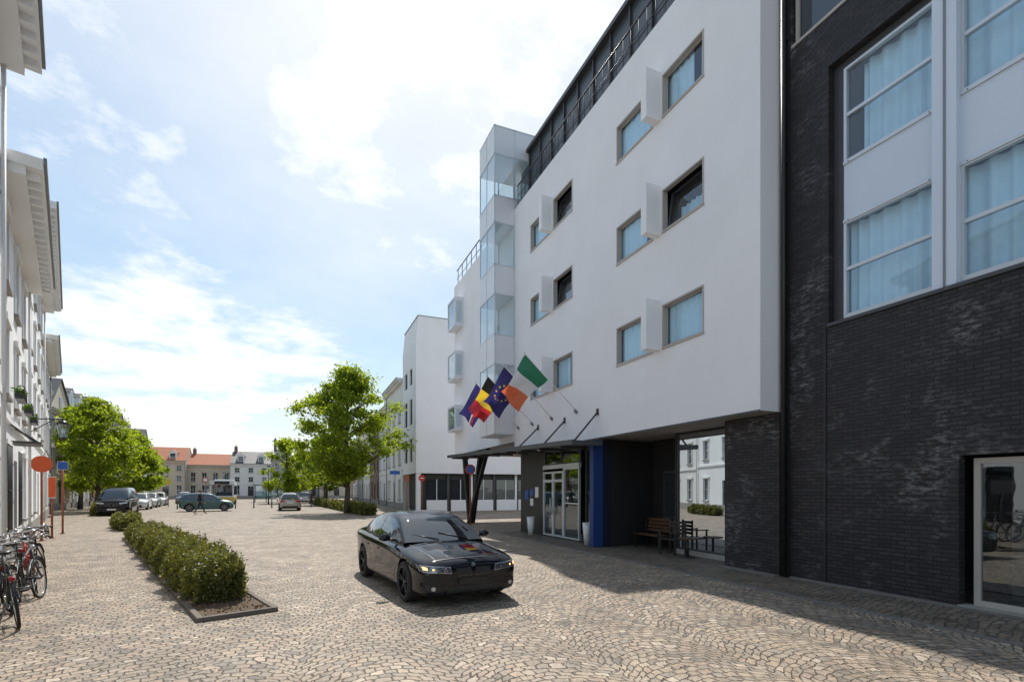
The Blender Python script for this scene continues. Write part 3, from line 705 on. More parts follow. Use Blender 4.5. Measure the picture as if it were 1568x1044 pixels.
def hedge(name,p0,p1,wd,ht,n,size,seed=1,z0=.12,h2=None):
    rnd=np.random.RandomState(seed); root=empty(name); h2=h2 or ht
    p0=Vector(p0);p1=Vector(p1); L=(p1-p0).length; d=(p1-p0)/L; nn=Vector((d.y,-d.x))
    F=frame(p0.x,p0.y,d.x,d.y,nn.x,nn.y); b=B(F); b.box(.25,L-.12,-wd/2+.2,wd/2-.2,z0*.2,h2-.2,'hcore')
    for i in range(int(L*7)):
        a=rnd.rand()*L; b.tube((a,rnd.uniform(-.2,.2),0),(a+rnd.uniform(-.1,.1),rnd.uniform(-wd/2,wd/2),h2*.6),.008,.004,'bark',4)
    b.done('twigs',root)
    a=rnd.rand(n)*L; q=rnd.rand(n); per=ht*2+wd; s=q*per
    nx=np.where(s<ht,-wd/2,np.where(s<ht+wd,s-ht-wd/2,wd/2)); nz=np.where(s<ht,s,np.where(s<ht+wd,ht,per-s))
    sh=np.clip(np.abs(nx/(wd/2))**4*(nz/ht)**3,0,1)*.24
    lump=.07*np.sin(a*3.1+seed)+.06*np.sin(a*7.7+nx*7)+.05*np.sin(a*14+nz*11)+.04*np.sin(a*23+nx*17)
    endr=1-np.clip(1-np.minimum(a,L-a)/.5,0,1)**2*.4
    nx=(nx*(1-sh)+np.sign(nx)*lump*.9)*endr; nz=(nz-sh*.7+lump*(nz/ht))*(.7+.3*endr)
    off=rnd.rand(n)**2*-.16+rnd.normal(size=n)*.045
    nx*=1+off; nz=np.maximum(.04,nz*(1+off*.8)*(1+(h2/ht-1)*a/L))
    keep=(nz>.22*ht)|(rnd.rand(n)<.45)
    e=rnd.rand(n)<.07; a=np.where(e,np.where(rnd.rand(n)<.5,rnd.normal(size=n)*.06+.05,L-.02+rnd.normal(size=n)*.05),a)
    nx=np.where(e,(rnd.rand(n)-.5)*wd*.8,nx); nz=np.where(e,rnd.rand(n)*ht*.75+.05,nz)
    P=np.stack([p0.x+d.x*a+nn.x*nx,p0.y+d.y*a+nn.y*nx,nz+z0*.3],1)[keep]
    m_=int(n*.03); ga=rnd.rand(m_//6)*L; gn=(rnd.rand(m_//6)-.5)*wd*.8
    sa=np.repeat(ga,6)+rnd.normal(size=len(ga)*6)*.012; sn=np.repeat(gn,6)+rnd.normal(size=len(ga)*6)*.012; sz=(ht+(h2-ht)*sa/L)*.97+np.tile(np.arange(6)*.016,len(ga))
    P=np.vstack([P,np.stack([p0.x+d.x*sa+nn.x*sn,p0.y+d.y*sa+nn.y*sn,sz],1)])
    leafmesh('foliage',P,size,'hedge',root)
hedge('box_hedge',(-1.12,9.1),(-5.45,22.9),.84,.66,100000,.022,2,h2=.5)
hedge('box_hedge',(-6.85,27.0),(-8.1,31.0),.9,.55,14000,.04,4)
hedge('box_hedge',(-12.6,43.5),(-15.2,52.5),1.0,.7,10000,.07,5)
hedge('box_hedge',(4.6,37.0),(2.0,66.0),1.0,.7,26000,.07,6)
Hd=Vector((-4.4,13.8)).normalized(); Hn=Vector((Hd.y,-Hd.x)); bo=(-.78,8.15)
FB=frame(bo[0],bo[1],Hd.x,Hd.y,Hn.x,Hn.y)
bed=B(FB); 
bed.box(.07,15.6,-.44,.44,.005,.045,'soil')
bed.box(0,15.7,-.52,-.44,0,.07,'edging'); bed.box(0,15.7,.44,.52,0,.07,'edging'); bed.box(.0,.07,-.44,.44,0,.07,'edging'); bed.box(15.6,15.7,-.44,.44,0,.07,'edging')
bedo=bed.done('planting_bed',bevel=.01)
P=np.array([FB(random.uniform(.1,15),random.uniform(-.42,.42),.055) for _ in range(2500)]); M['litter']=mat('dry_leaf_litter',(.20,.12,.06),.9,ns=9,amt=.5)
leafmesh('leaf_litter',P,.022,'litter',bedo)
# ------------------------------------------------------------ vehicles
SED=dict(st=[(2.24,.64,.25,.58,.625),(2.20,.78,.19,.655,.705),(2.04,.86,.165,.715,.775),(1.7,.895,.16,.77,.835),(1.3,.905,.16,.82,.89),(.9,.91,.16,.87,.945),(.3,.91,.16,.90,.935),(-.6,.91,.16,.925,.95),(-1.4,.915,.16,.955,1.0),(-1.9,.895,.18,.98,1.045),(-2.25,.84,.26,.975,1.05),(-2.38,.76,.36,.89,.96)],
 gx=[1.02,.65,.3,.05,-.3,-.7,-1.1,-1.5,-1.95],gz=[.925,1.155,1.335,1.395,1.43,1.42,1.365,1.23,1.03],gw=[.76,.80,.82,.825,.83,.83,.81,.77,.68],belt=[.89,.90,.91,.915,.925,.935,.95,.97,.985],ax=(1.42,-1.40),dlo=(.85,-1.50),bp=-.42)
HAT=dict(st=[(1.95,.62,.30,.60,.66),(1.88,.76,.22,.70,.77),(1.7,.83,.18,.80,.88),(1.4,.86,.17,.87,.96),(1.0,.87,.17,.93,1.03),(.6,.875,.17,.95,1.0),(-.4,.875,.17,.97,1.0),(-1.2,.87,.17,1.0,1.03),(-1.7,.84,.22,1.0,1.03),(-1.98,.80,.28,.97,1.0),(-2.06,.72,.34,.90,.94)],
 gx=[1.1,.75,.4,.1,-.4,-1.0,-1.5,-1.8,-1.98],gz=[1.02,1.25,1.44,1.51,1.56,1.55,1.50,1.38,1.06],gw=[.72,.78,.80,.81,.82,.82,.80,.77,.74],belt=[.95,.95,.955,.96,.97,.98,.99,1.0,1.0],ax=(1.25,-1.28),dlo=(.95,-1.75),bp=-.3)
VAN=dict(st=[(2.42,.70,.30,.80,.88),(2.34,.85,.24,.95,1.03),(2.15,.93,.20,1.05,1.13),(1.8,.97,.20,1.12,1.22),(1.4,.985,.20,1.18,1.26),(.9,.99,.20,1.2,1.25),(-.5,.99,.20,1.2,1.25),(-1.8,.985,.20,1.2,1.25),(-2.3,.96,.25,1.2,1.25),(-2.5,.92,.32,1.15,1.2)],
 gx=[1.75,1.4,1.05,.85,.3,-1.0,-2.1,-2.4,-2.46],gz=[1.2,1.55,1.85,1.95,2.03,2.04,2.02,1.95,1.2],gw=[.84,.89,.91,.92,.93,.93,.92,.90,.89],belt=[1.16,1.16,1.17,1.17,1.18,1.18,1.18,1.18,1.18],ax=(1.5,-1.45),dlo=(1.6,-2.3),bp=.2)
def car(name,spec,loc,heading,paint,hero=False,rim='rim',Rw=.33,sc=1.0):
    root=empty(name)
    def nob(name_,me):
        o=bpy.data.objects.new(name_,me); COL.objects.link(o); o.parent=root; return o
    v=[];f=[];rings=[]
    for (x,w_,zb,zs,zt) in spec['st']:
        zm=zb+(zs-zb)*.45
        half=[(0,zb),(w_*.82,zb),(w_*.955,zb+.03),(w_*.985,zb+.12),(w_*.972,zm),(w_*.985,zs-.19),(w_*1.0,zs-.145),(w_*.975,zs-.05),(w_*.925,zs-.002),(w_*.66,zs+(zt-zs)*.70),(w_*.55,zs+(zt-zs)*.74),(w_*.3,zs+(zt-zs)*.96)]
        ring=[(x,y,z) for y,z in half]+[(x,0,zt)]+[(x,-y,z) for y,z in reversed(half[1:])]
        rings.append(len(v)); v+=ring
    n=len(ring)
    for a,b_ in zip(rings[:-1],rings[1:]):
        for j in range(n):
            j2=(j+1)%n; f.append((a+j,a+j2,b_+j2,b_+j))
    f.append(tuple(rings[0]+j for j in reversed(range(n)))); f.append(tuple(rings[-1]+j for j in range(n)))
    me=bpy.data.meshes.new('body'); me.from_pydata(v,[],f); me.materials.append(M[paint]); me.materials.append(M['black'])
    bm=bmesh.new(); bm.from_mesh(me); bmesh.ops.recalc_face_normals(bm,faces=bm.faces); bm.to_mesh(me); bm.free()
    tmp=bpy.data.objects.new('tmp',me); COL.objects.link(tmp); s_=tmp.modifiers.new('s','SUBSURF'); s_.levels=2 if not hero else 3; s_.render_levels=s_.levels
    cut=[]
    for i,axx in enumerate(spec['ax']):
        cb=B()
        for sg in(1,-1): cb.tube((axx,sg*.62,Rw+.01),(axx,sg*1.2,Rw+.01),Rw+.045,Rw+.045,'black',48)
        co=cb.done('cut'); co.data.materials.clear(); co.data.materials.append(M[paint]); co.data.materials.append(M['black'])
        co.data.polygons.foreach_set('material_index',[1]*len(co.data.polygons))
        md=tmp.modifiers.new('b','BOOLEAN'); md.object=co; md.operation='DIFFERENCE'; md.solver='EXACT'; cut.append(co)
    dg=bpy.context.evaluated_depsgraph_get(); bme=bpy.data.meshes.new_from_object(tmp.evaluated_get(dg),depsgraph=dg)
    for c_ in cut: bpy.data.objects.remove(c_)
    bpy.data.objects.remove(tmp)
    bme.polygons.foreach_set('use_smooth',[True]*len(bme.polygons))
    try: bme.set_sharp_from_angle(angle=math.radians(45))
    except Exception: pass
    body=nob('body',bme)
    bmm=bmesh.new(); bmm.from_mesh(bme); bvh=BVHTree.FromBMesh(bmm)
    gx=np.array(spec['gx'][::-1]); 
    def ip(x,key): return float(np.interp(x,gx,np.array(spec[key][::-1])))
    NX=70; xs_=np.linspace(spec['gx'][0],spec['gx'][-1],NX); gb=B()
    sm=lambda key:np.convolve(np.pad([ip(x,key) for x in xs_],3,mode='reflect',reflect_type='odd'),np.ones(7)/7,'valid')
    Z=sm('gz');Wb=sm('gw');Bl=sm('belt'); grid=[]
    for i,x in enumerate(xs_):
        h=max(Z[i]-Bl[i],.02); lean=.42 if spec is not VAN else .16
        def yy_(hh): return Wb[i]-lean*hh-.25*hh*hh
        s1=min(.03,h*.25)
        half=[(Wb[i],-.05),(Wb[i],0),(yy_(s1),s1),(yy_(h*.45),h*.45),(yy_(h*.80),h*.80),(yy_(h*.90)-.02,h*.905),(yy_(h*.9)*.90,h*.955),(yy_(h*.9)*.6,h*.985),(yy_(h*.9)*.3,h*.997),(0,h)]
        grid.append([(x,y,Bl[i]+z) for y,z in half])
    def kf(i,j):
        x=(xs_[i]+xs_[i+1])/2; slope=abs(Z[i+1]-Z[i])/abs(xs_[i+1]-xs_[i])
        if j in(2,3):
            if x<spec['dlo'][0] and x>spec['dlo'][1] and abs(x-spec['bp'])>.03: return 'carglass'
            return 'black' if abs(x-spec['bp'])<=.03 or x>=spec['dlo'][0] else paint
        if j==0:return paint
        if j==1: return 'black'
        if j>=5 and slope>.30 and (x>.05 or x<-.9): return 'carglass'
        return paint
    for i in range(NX-1):
        for j in range(9):
            for sg in(1,-1):
                q=[grid[i][j],grid[i+1][j],grid[i+1][j+1],grid[i][j+1]]; q=[(p[0],p[1]*sg,p[2]) for p in q]
                if sg<0: q=q[::-1]
                gb.face(q,kf(i,j),True)
    me=gb.done('greenhouse',root)
    bm=bmesh.new(); bm.from_mesh(me.data); bmesh.ops.remove_doubles(bm,verts=bm.verts,dist=.0004); bmesh.ops.recalc_face_normals(bm,faces=bm.faces); bm.to_mesh(me.data); bm.free()
    pb=B()
    def patch(corner,k_,dirn='f',N=10,off=.006):
        (a,b_,c_,d_)=[Vector(p) for p in corner]; G=[]
        for i in range(N+1):
            row=[]
            for j in range(N+1):
                u=i/N;w2=j/N; p=(a*(1-u)+b_*u)*(1-w2)+(d_*(1-u)+c_*u)*w2
                if dirn=='f': o_=Vector((4,p[0],p[1]));dd=Vector((-1,0,0))
                elif dirn=='b': o_=Vector((-4,p[0],p[1]));dd=Vector((1,0,0))
                elif dirn=='t': o_=Vector((p[0],p[1],4)); dd=Vector((0,0,-1))
                else:
                    sg=1 if dirn=='l' else -1; o_=Vector((p[0],sg*3,p[1]));dd=Vector((0,-sg,0))
                hit=bvh.ray_cast(o_,dd)
                row.append((hit[0]-dd*off) if hit[0] is not None else None)
            G.append(row)
        for i in range(N):
            for j in range(N):
                q=[G[i][j],G[i+1][j],G[i+1][j+1],G[i][j+1]]
                if all(x is not None for x in q) and max((q[m]-q[(m+1)%4]).length for m in range(4))<.25: pb.face(q,k_,True)
    def ring(cy,cz,R,k_,off,N=20):
        P_=[]
        for i in range(N):
            t_=2*math.pi*i/N; hit=bvh.ray_cast(Vector((4,cy+R*math.cos(t_),cz+R*.92*math.sin(t_))),Vector((-1,0,0)))
            if hit[0] is None: return
            P_.append(hit[0]+Vector((off,0,0)))
        pb.face(P_,k_,False)
    zt=spec['st'][1][3]; wf=spec['st'][1][1]; wr=spec['st'][-2][1]; zr=spec['st'][-2][3]
    for sg in(1,-1):
        if not hero: patch([(sg*wf*.52,zt-.13),(sg*wf*1.09,zt-.075),(sg*wf*1.10,zt+.005),(sg*wf*.50,zt-.035)],'lens','f',12)
        else:
            patch([(sg*.37,zt-.125),(sg*.835,zt-.078),(sg*.85,zt+.022),(sg*.39,zt-.018)],'lens','f',14,.004)
            patch([(sg*.38,zt-.117),(sg*.825,zt-.070),(sg*.84,zt+.014),(sg*.40,zt-.025)],'lampglass','f',14,.007)
            for cy,cz in((.49,zt-.066),(.67,zt-.045)):
                ring(sg*cy,cz,.042,'chrome',.012); ring(sg*cy,cz,.033,'black',.0145); ring(sg*cy,cz,.018,'lit' if cy>.6 else 'lens',.017)
            patch([(sg*.745,zt-.055),(sg*.80,zt-.05),(sg*.81,zt-.0),(sg*.75,zt-.012)],'lit','f',4,.011)
            patch([(sg*.028,zt-.172),(sg*.27,zt-.167),(sg*.315,zt-.042),(sg*.034,zt-.028)],'dchrome','f',12,.006)
            patch([(sg*.036,zt-.165),(sg*.264,zt-.161),(sg*.305,zt-.049),(sg*.042,zt-.036)],'black','f',12,.010)
            for q in range(9): y0=sg*(.062+q*.024); patch([(y0,zt-.152),(y0+.005,zt-.152),(y0+.005,zt-.058),(y0,zt-.055)],'dgrey','f',6,.014)
            patch([(sg*.50,.235),(sg*.76,.27),(sg*.78,.38),(sg*.58,.33)],'black','f',8,.006)
            ring(sg*.67,.315,.035,'lens',.012)
            for q in range(2):
                y0=sg*(.34+.24*q); patch([(.95,y0*1.15),(2.02,y0),(2.02,y0+sg*.006),(.95,y0*1.15+sg*.006)],'black','t',16,.001)
        patch([(sg*wr*.55,zr-.20),(sg*wr*1.0,zr-.22),(sg*wr*1.0,zr-.06),(sg*wr*.55,zr-.07)],'taill','b',8)
        dn='l' if sg>0 else 'r'
        zb_=spec['st'][5][3]
        for xx in ([.92,-.42,-1.22] if spec is SED else [.85,-.25,-1.0]):
            patch([(xx,.28),(xx+.008,.28),(xx+.008-.06*(xx<-1),zb_-.02),(xx-.06*(xx<-1),zb_-.02)],'black',dn,14,.002)
        patch([(.92,.275),(-1.1,.275),(-1.1,.283),(.92,.283)],'black',dn,20,.002)
        for xx in(-.28,-1.10):
            patch([(xx,zb_-.15),(xx+.19,zb_-.15),(xx+.19,zb_-.125),(xx,zb_-.125)],paint if hero else 'dgrey',dn,3,.03)
            patch([(xx-.01,zb_-.17),(xx+.2,zb_-.17),(xx+.2,zb_-.165),(xx-.01,zb_-.165)],'black',dn,3,.004)
        patch([(1.0,.17),(-1.0,.17),(-1.0,.22),(1.0,.22)],'black',dn,16,.004)
    if hero:
        patch([(-.46,.215),(.46,.215),(.42,.33),(-.42,.33)],'black','f',12,.006); 
        for q in range(4): patch([(-.43,.235+q*.025),(.43,.235+q*.025),(.43,.240+q*.025),(-.43,.240+q*.025)],'dgrey','f',12,.011)
        patch([(-.26,.355),(.26,.355),(.26,.455),(-.26,.455)],'black','f',8,.02)
        ring(0,zt-.003,.030,'lens',.006); ring(0,zt-.003,.021,'dgrey',.009)
        patch([(2.08,-.62),(2.08,.62),(2.073,.62),(2.073,-.62)],'black','t',20,.0015)
    else:
        patch([(-.45,.26),(.45,.26),(.42,.45),(-.42,.45)],'black','f',8); patch([(-.25,.40),(.25,.40),(.25,.50),(-.25,.50)],'swhite','f',4,.012)
        patch([(-.35,zt-.13),(.35,zt-.13),(.33,zt-.05),(-.33,zt-.05)],'black','f',6)
        patch([(-.26,zr-.32),(.26,zr-.32),(.26,zr-.21),(-.26,zr-.21)],'swhite','b',6,.012)
        patch([(-.6,.32),(.6,.32),(.6,.42),(-.6,.42)],'black','b',8)
    mx_=spec['gx'][1]-.02; mz=spec['belt'][1]+.07
    for sg in(1,-1):
        wb_=spec['gw'][1]
        pb.tube((mx_,sg*(wb_-.02),mz-.03),(mx_-.02,sg*(wb_+.13),mz-.01),.02,.02,'black',8)
        pb.sphere((mx_-.0,sg*(wb_+.18),mz+.02),.055,.105,.065,paint,16,10)
        pb.face([(mx_-.058,sg*(wb_+.10),mz-.03),(mx_-.058,sg*(wb_+.27),mz-.03),(mx_-.058,sg*(wb_+.27),mz+.07),(mx_-.058,sg*(wb_+.10),mz+.07)],'chrome')
    if hero:
        pb.tube((spec['gx'][0]-.02,.45,.945),(spec['gx'][0]-.20,-.05,1.06),.008,k='black'); pb.tube((spec['gx'][0]-.02,-.1,.955),(spec['gx'][0]-.2,-.55,1.04),.008,k='black')
        pb.sphere((-1.0,0,1.405),.09,.015,.035,paint)
    pb.done('trim_and_lamps',root)
    bmm.free()
    ub=B(); ub.box(-2.0 if spec is SED else -1.7,spec['st'][2][0]-.1,-.62,.62,.17,.5,'black'); ub.done('underbody',root)
    for i,axx in enumerate(spec['ax']):
        for sg in(1,-1):
            wb2=B(); yc=sg*(spec['st'][5][1]-.112)
            prof=[(.235 if hero else .215,-.10),(Rw-.035,-.112),(Rw-.006,-.09),(Rw,-.05),(Rw,.05),(Rw-.006,.09),(Rw-.035,.112),(.245 if hero else .225,.10)]
            rr=.243 if hero else .222
            S=40
            for a in range(S):
                t0=2*math.pi*a/S;t1=2*math.pi*(a+1)/S
                for (r0,y0),(r1,y1) in zip(prof[:-1],prof[1:]):
                    wb2.face([(axx+r0*math.cos(t0),yc+sg*y0,Rw+r0*math.sin(t0)),(axx+r0*math.cos(t1),yc+sg*y0,Rw+r0*math.sin(t1)),(axx+r1*math.cos(t1),yc+sg*y1,Rw+r1*math.sin(t1)),(axx+r1*math.cos(t0),yc+sg*y1,Rw+r1*math.sin(t0))],'tyre',True)
            wb2.torus((axx,yc+sg*.095,Rw),(0,1,0),rr,.010,rim,36,8)
            wb2.tube((axx,yc-sg*.06,Rw),(axx,yc+sg*.03,Rw),rr-.01,rr-.01,'black',30)
            wb2.tube((axx,yc+sg*.03,Rw),(axx,yc+sg*.085,Rw),.05,.035,rim,16)
            for q in range(5):
                for dq in(-.13,.13):
                    t0=q*2*math.pi/5+.3; 
                    wb2.tube((axx+.035*math.cos(t0+dq),yc+sg*.075,Rw+.035*math.sin(t0+dq)),(axx+rr*math.cos(t0+dq*1.2),yc+sg*.088,Rw+rr*math.sin(t0+dq*1.2)),.015,.012,rim,6)
            wb2.done('wheel',root)
    root.location=(loc[0],loc[1],.004); root.rotation_euler=(0,0,heading); root.scale=(sc,sc,sc)
    return root
fa=Vector((2.42,8.35));ra=Vector((2.10,11.05)); dv=(fa-ra).normalized(); ctr=fa-dv*1.40
car('black_sedan_car',SED,(ctr.x,ctr.y),math.atan2(dv.y,dv.x),'carblack',True,sc=.98)
car('black_van',VAN,(-12.2,45.5),math.radians(-84),'carblack',Rw=.34)
car('silver_hatchback_car',HAT,(-.8,50),math.radians(93),'carsilver',rim='rims')
car('teal_car',HAT,(-7.2,50.2),math.radians(6),'carteal',rim='rims')
for x,y,p in((-13.7,57,'carwhite'),(-14.5,64,'carwhite'),(-15.2,71,'carwhite'),(-14.2,80,'carblue'),(-11.5,84,'carblue'),(-16,90,'carsilver')):
    car('parked_car',HAT,(x,y),math.radians(-84),p,rim='rims')
car('parked_car',HAT,(-1.0,66),math.radians(92),'carblue',rim='rims')
car('parked_car',HAT,(.6,74),math.radians(92),'carwhite',rim='rims')
bus=empty('city_bus'); b=B()
b.box(-5.5,5.5,-1.25,1.25,.35,2.95,'swhite'); b.box(-5.52,5.52,-1.27,1.27,.35,.95,'yellow')
b.box(5.5,5.53,-1.1,1.1,1.1,2.45,'carglass'); b.box(5.5,5.54,-.8,.8,2.5,2.85,'black')
for sg in(1,-1):
    for i in range(6): b.box(-5.2+i*1.75,-3.6+i*1.75,sg*1.25,sg*1.262,1.2,2.4,'carglass')
    b.sphere((5.53,sg*.9,.7),.03,.14,.1,'lens'); b.tube((5.5,sg*1.2,2.5),(5.75,sg*1.45,2.3),.03,k='black'); b.sphere((5.75,sg*1.45,2.1),.07,.1,.2,'black')
    for x in(3.1,-2.8): b.tube((x,sg*1.0,.48),(x,sg*1.29,.48),.48,k='tyre',seg=24); b.tube((x,sg*1.29,.48),(x,sg*1.3,.48),.27,k='rims',seg=18)
b.box(-3,2,-1,1,2.95,3.15,'swhite')
b.done('bus_body',bus,bevel=.06); bus.location=(-9.0,76,.004); bus.rotation_euler=(0,0,math.radians(-86))
# ------------------------------------------------------------ bicycles
def bike(name,x,y,head,lean,k='black',basket=False):
    root=empty(name,(x,y,.008)); b=B()
    R=.34
    for wx in(-.53,.53):
        b.torus((wx,0,R),(0,1,0),R-.018,.018,'tyre',36,8); b.torus((wx,0,R),(0,1,0),R-.045,.010,'chrome',36,6); b.tube((wx,-.04,R),(wx,.04,R),.025,k='mgrey')
        for i in range(20):
            t_=i*math.pi/10; b.tube((wx,.02*(-1)**i,R),(wx+(R-.05)*math.cos(t_),0,R+(R-.05)*math.sin(t_)),.0022,k='chrome',seg=4,cap=False)
        n_=12
        for i in range(n_):
            t0=math.radians(20+i*140/n_);t1=math.radians(20+(i+1)*140/n_); r_=R+.025
            b.face([(wx+r_*math.cos(t0),-.025,R+r_*math.sin(t0)),(wx+r_*math.cos(t1),-.025,R+r_*math.sin(t1)),(wx+r_*math.cos(t1),.025,R+r_*math.sin(t1)),(wx+r_*math.cos(t0),.025,R+r_*math.sin(t0))],k,True)
    bb=(-.06,0,.28); st=(-.20,0,.80); ht=(.36,0,.86); hb=(.39,0,.68)
    b.tube(bb,st,.016,k=k); b.tube(bb,hb,.019,k=k); b.tube((-.15,0,.60),ht,.016,k=k); b.tube(ht,hb,.021,k=k)
    for s_ in(.05,-.05):
        b.tube((-.53,s_,R),(bb[0],s_*.5,bb[2]),.010,k=k); b.tube((-.53,s_,R),(-.18,s_*.3,.72),.009,k=k); b.tube(hb,(.53,s_,R),.012,k=k)
    b.tube(st,(-.225,0,.95),.013,k='chrome'); b.sphere((-.26,0,.98),.14,.08,.035,'black'); b.sphere((-.16,0,.985),.10,.035,.028,'black')
    b.tube(ht,(.33,0,1.03),.013,k='chrome'); b.path([(.22,-.30,1.02),(.36,-.20,1.06),(.34,0,1.04),(.36,.20,1.06),(.22,.30,1.02)],.012,'chrome'); 
    for s_ in(1,-1): b.tube((.24,s_*.285,1.025),(.13,s_*.33,1.01),.018,k='black'); b.tube((.30,s_*.22,1.03),(.2,s_*.27,.99),.006,k='black')
    b.torus((-.06,.05,.28),(0,1,0),.085,.006,'mgrey',20,5); b.tube((-.06,-.08,.28),(-.06,.08,.28),.018,k='mgrey')
    b.tube((-.06,.08,.28),(.04,.10,.14),.010,k='mgrey'); b.tube((-.06,-.08,.28),(-.16,-.10,.42),.010,k='mgrey'); b.box(0,.09,.08,.17,.12,.145,'black'); b.box(-.21,-.12,-.17,-.08,.41,.435,'black')
    b.path([(-.25,.06,.72),(-.72,.06,.73),(-.72,-.06,.73),(-.25,-.06,.72)],.007,'black'); b.tube((-.70,.06,.73),(-.53,.06,R),.006,k='black');b.tube((-.70,-.06,.73),(-.53,-.06,R),.006,k='black')
    b.sphere((.46,0,.86),.04,.04,.04,'lens'); b.sphere((-.76,0,.68),.02,.035,.03,'taill')
    b.tube((-.5,.06,R),(-.42,.22,.0),.009,k='mgrey')
    if basket:
        for z in(.80,.88,.96,1.02): b.path([(.45,-.17,z),(.78,-.15,z),(.78,.15,z),(.45,.17,z),(.45,-.17,z)],.006,'wood' if basket==2 else 'black',5)
        for i in range(7):
            b.tube((.45+.055*i,-.165,.80),(.45+.055*i,-.165,1.02),.004,k='black',seg=4); b.tube((.45+.055*i,.165,.80),(.45+.055*i,.165,1.02),.004,k='black',seg=4); b.tube((.78,-.15+.05*i,.80),(.78,-.15+.05*i,1.02),.004,k='black',seg=4)
        b.box(.45,.78,-.16,.16,.795,.80,'black')
    b.done('bicycle_frame_and_wheels',root); root.rotation_euler=(lean,0,head)
hd=math.atan2(LD.y,LD.x)
bike('bicycle',-3.58,9.05,hd+.12,math.radians(-7),'black',1)
bike('bicycle',-3.92,10.3,hd-.25,math.radians(-6),'dgrey')
bike('bicycle',-4.34,11.6,hd+.1,math.radians(-7),'red',2)
bike('bicycle',-4.82,13.0,hd-.15,math.radians(-7),'black',1)
# ------------------------------------------------------------ signs, lamps, furniture
def sign(name,x,y,h,face='round',R=.3,kf_='orange',kb='swhite',pole='terra',zs=None,extra=None):
    root=empty(name); b=B(); b.tube((x,y,0),(x,y,h),.035,.035,pole,12); b.tube((x,y,0),(x,y,.05),.07,.07,pole,12)
    d=Vector((-x,-y,0)).normalized(); z=zs or h-R; c_=Vector((x,y,z))+d*.05
    if face=='round':
        b.tube(c_,c_+d*.012,R,R,kf_,32,raw=True); 
        if kb: b.tube(c_+d*.012,c_+d*.018,R*.72,R*.72,kb,32,raw=True)
        if extra=='bar':
            s=Vector((-d.y,d.x,0)); q=c_+d*.022
            b.face([q-s*R*.5-Vector((0,0,R*.12)),q+s*R*.5-Vector((0,0,R*.12)),q+s*R*.5+Vector((0,0,R*.12)),q-s*R*.5+Vector((0,0,R*.12))],'swhite',raw=True)
    else:
        s=Vector((-d.y,d.x,0)); wv,hv=face
        for kk,sc,of in((kb,1,0),(kf_,.92,.008)):
            q=c_+d*of
            b.face([q-s*wv/2*sc-Vector((0,0,hv/2*sc)),q+s*wv/2*sc-Vector((0,0,hv/2*sc)),q+s*wv/2*sc+Vector((0,0,hv/2*sc)),q-s*wv/2*sc+Vector((0,0,hv/2*sc))],kk,raw=True)
    b.done('sign_and_pole',root,fixn=True)
sign('traffic_sign',-8.35,22.9,3.0,'round',.29,'orange',None,'terra')
sign('traffic_sign',-8.95,26.4,3.0,(.34,.34),.2,'sblue','swhite','terra')
sign('road_works_sign',-8.45,24.0,2.3,(.22,.8),.40,'orange','swhite','terra')
sign('no_parking_sign',8.0,24.6,3.1,'round',.26,'red','sblue','terra')
sign('street_name_sign',6.6,38.4,3.3,(.8,.3),.2,'sblue','swhite','mgrey')
sign('traffic_sign',7.4,38.0,2.9,(.35,.5),.25,'terra','terra','terra')
sign('no_entry_sign',8.2,36.5,2.9,'round',.24,'red',None,'terra',extra='bar')
sign('traffic_sign',4.6,50.0,3.0,'round',.3,'red','swhite','terra')
sign('traffic_sign',-13.2,66,3.0,(.5,.7),.3,'yellow','swhite','mgrey')
sign('traffic_sign',-9.4,64,3.2,'round',.3,'red','swhite','mgrey')
b=B(LF(0)); la=24.8
root=empty('wall_lantern'); b.tube((la,.08,4.35),(la,.95,4.45),.022,k='black'); b.tube((la,.08,3.9),(la,.7,4.40),.016,k='black'); b.box(la-.08,la+.08,.05,.09,3.8,4.5,'black')
b.tube((la,.95,4.45),(la,.95,4.35),.03,k='black'); b.tube((la,.95,4.22),(la,.95,4.38),.26,.05,'black',6); b.tube((la,.95,3.75),(la,.95,4.22),.13,.22,'gtower',6,cap=False)
b.tube((la,.95,3.66),(la,.95,3.75),.06,.13,'black',6); b.sphere(LF(0)(la,.95,4.0),.06,.06,.1,'swhite')
b.done('lantern',root)
for x,y in((-3.5,70),(-12,100),(2.5,54)):
    root=empty('street_lamp'); b=B(); b.tube((x,y,0),(x,y,.9),.10,.07,'black'); b.tube((x,y,.9),(x,y,4.2),.05,.035,'black'); b.tube((x,y,4.2),(x,y,4.75),.12,.2,'gtower',6); b.tube((x,y,4.75),(x,y,4.95),.26,.03,'black',6); b.done('lamp_post',root)
for x,y in((8.6,18.6),(8.75,14.5)):
    root=empty('white_planter'); b=B(); b.tube((x,y,0.01),(x,y,.72),.10,.16,'swhite',20); b.tube((x,y,.70),(x,y,.705),.14,.14,'soil',20); b.torus((x,y,.72),(0,0,1),.155,.012,'swhite',24,6); b.done('pot',root)
def bench(x,y,L=1.6):
    root=empty('wooden_bench'); b=B()
    for i in range(4): b.box(x-.42+i*.11,x-.33+i*.11,y-L/2,y+L/2,.42,.45,'wood')
    for i in range(4): b.box(x+.06+i*.012,x+.085+i*.012,y-L/2,y+L/2,.52+i*.11,.60+i*.11,'wood')
    for yy2 in(y-L/2+.1,y+L/2-.16):
        b.box(x-.42,x-.37,yy2,yy2+.06,0,.42,'black'); b.box(x+.02,x+.07,yy2,yy2+.06,0,.95,'black'); b.box(x-.37,x+.02,yy2,yy2+.06,.37,.415,'black'); b.box(x-.42,x+.02,yy2,yy2+.06,.62,.65,'black'); b.box(x-.42,x-.38,yy2,yy2+.06,.42,.62,'black')
    b.done('bench_slats_and_frame',root)
bench(10.2,12.75,1.4)
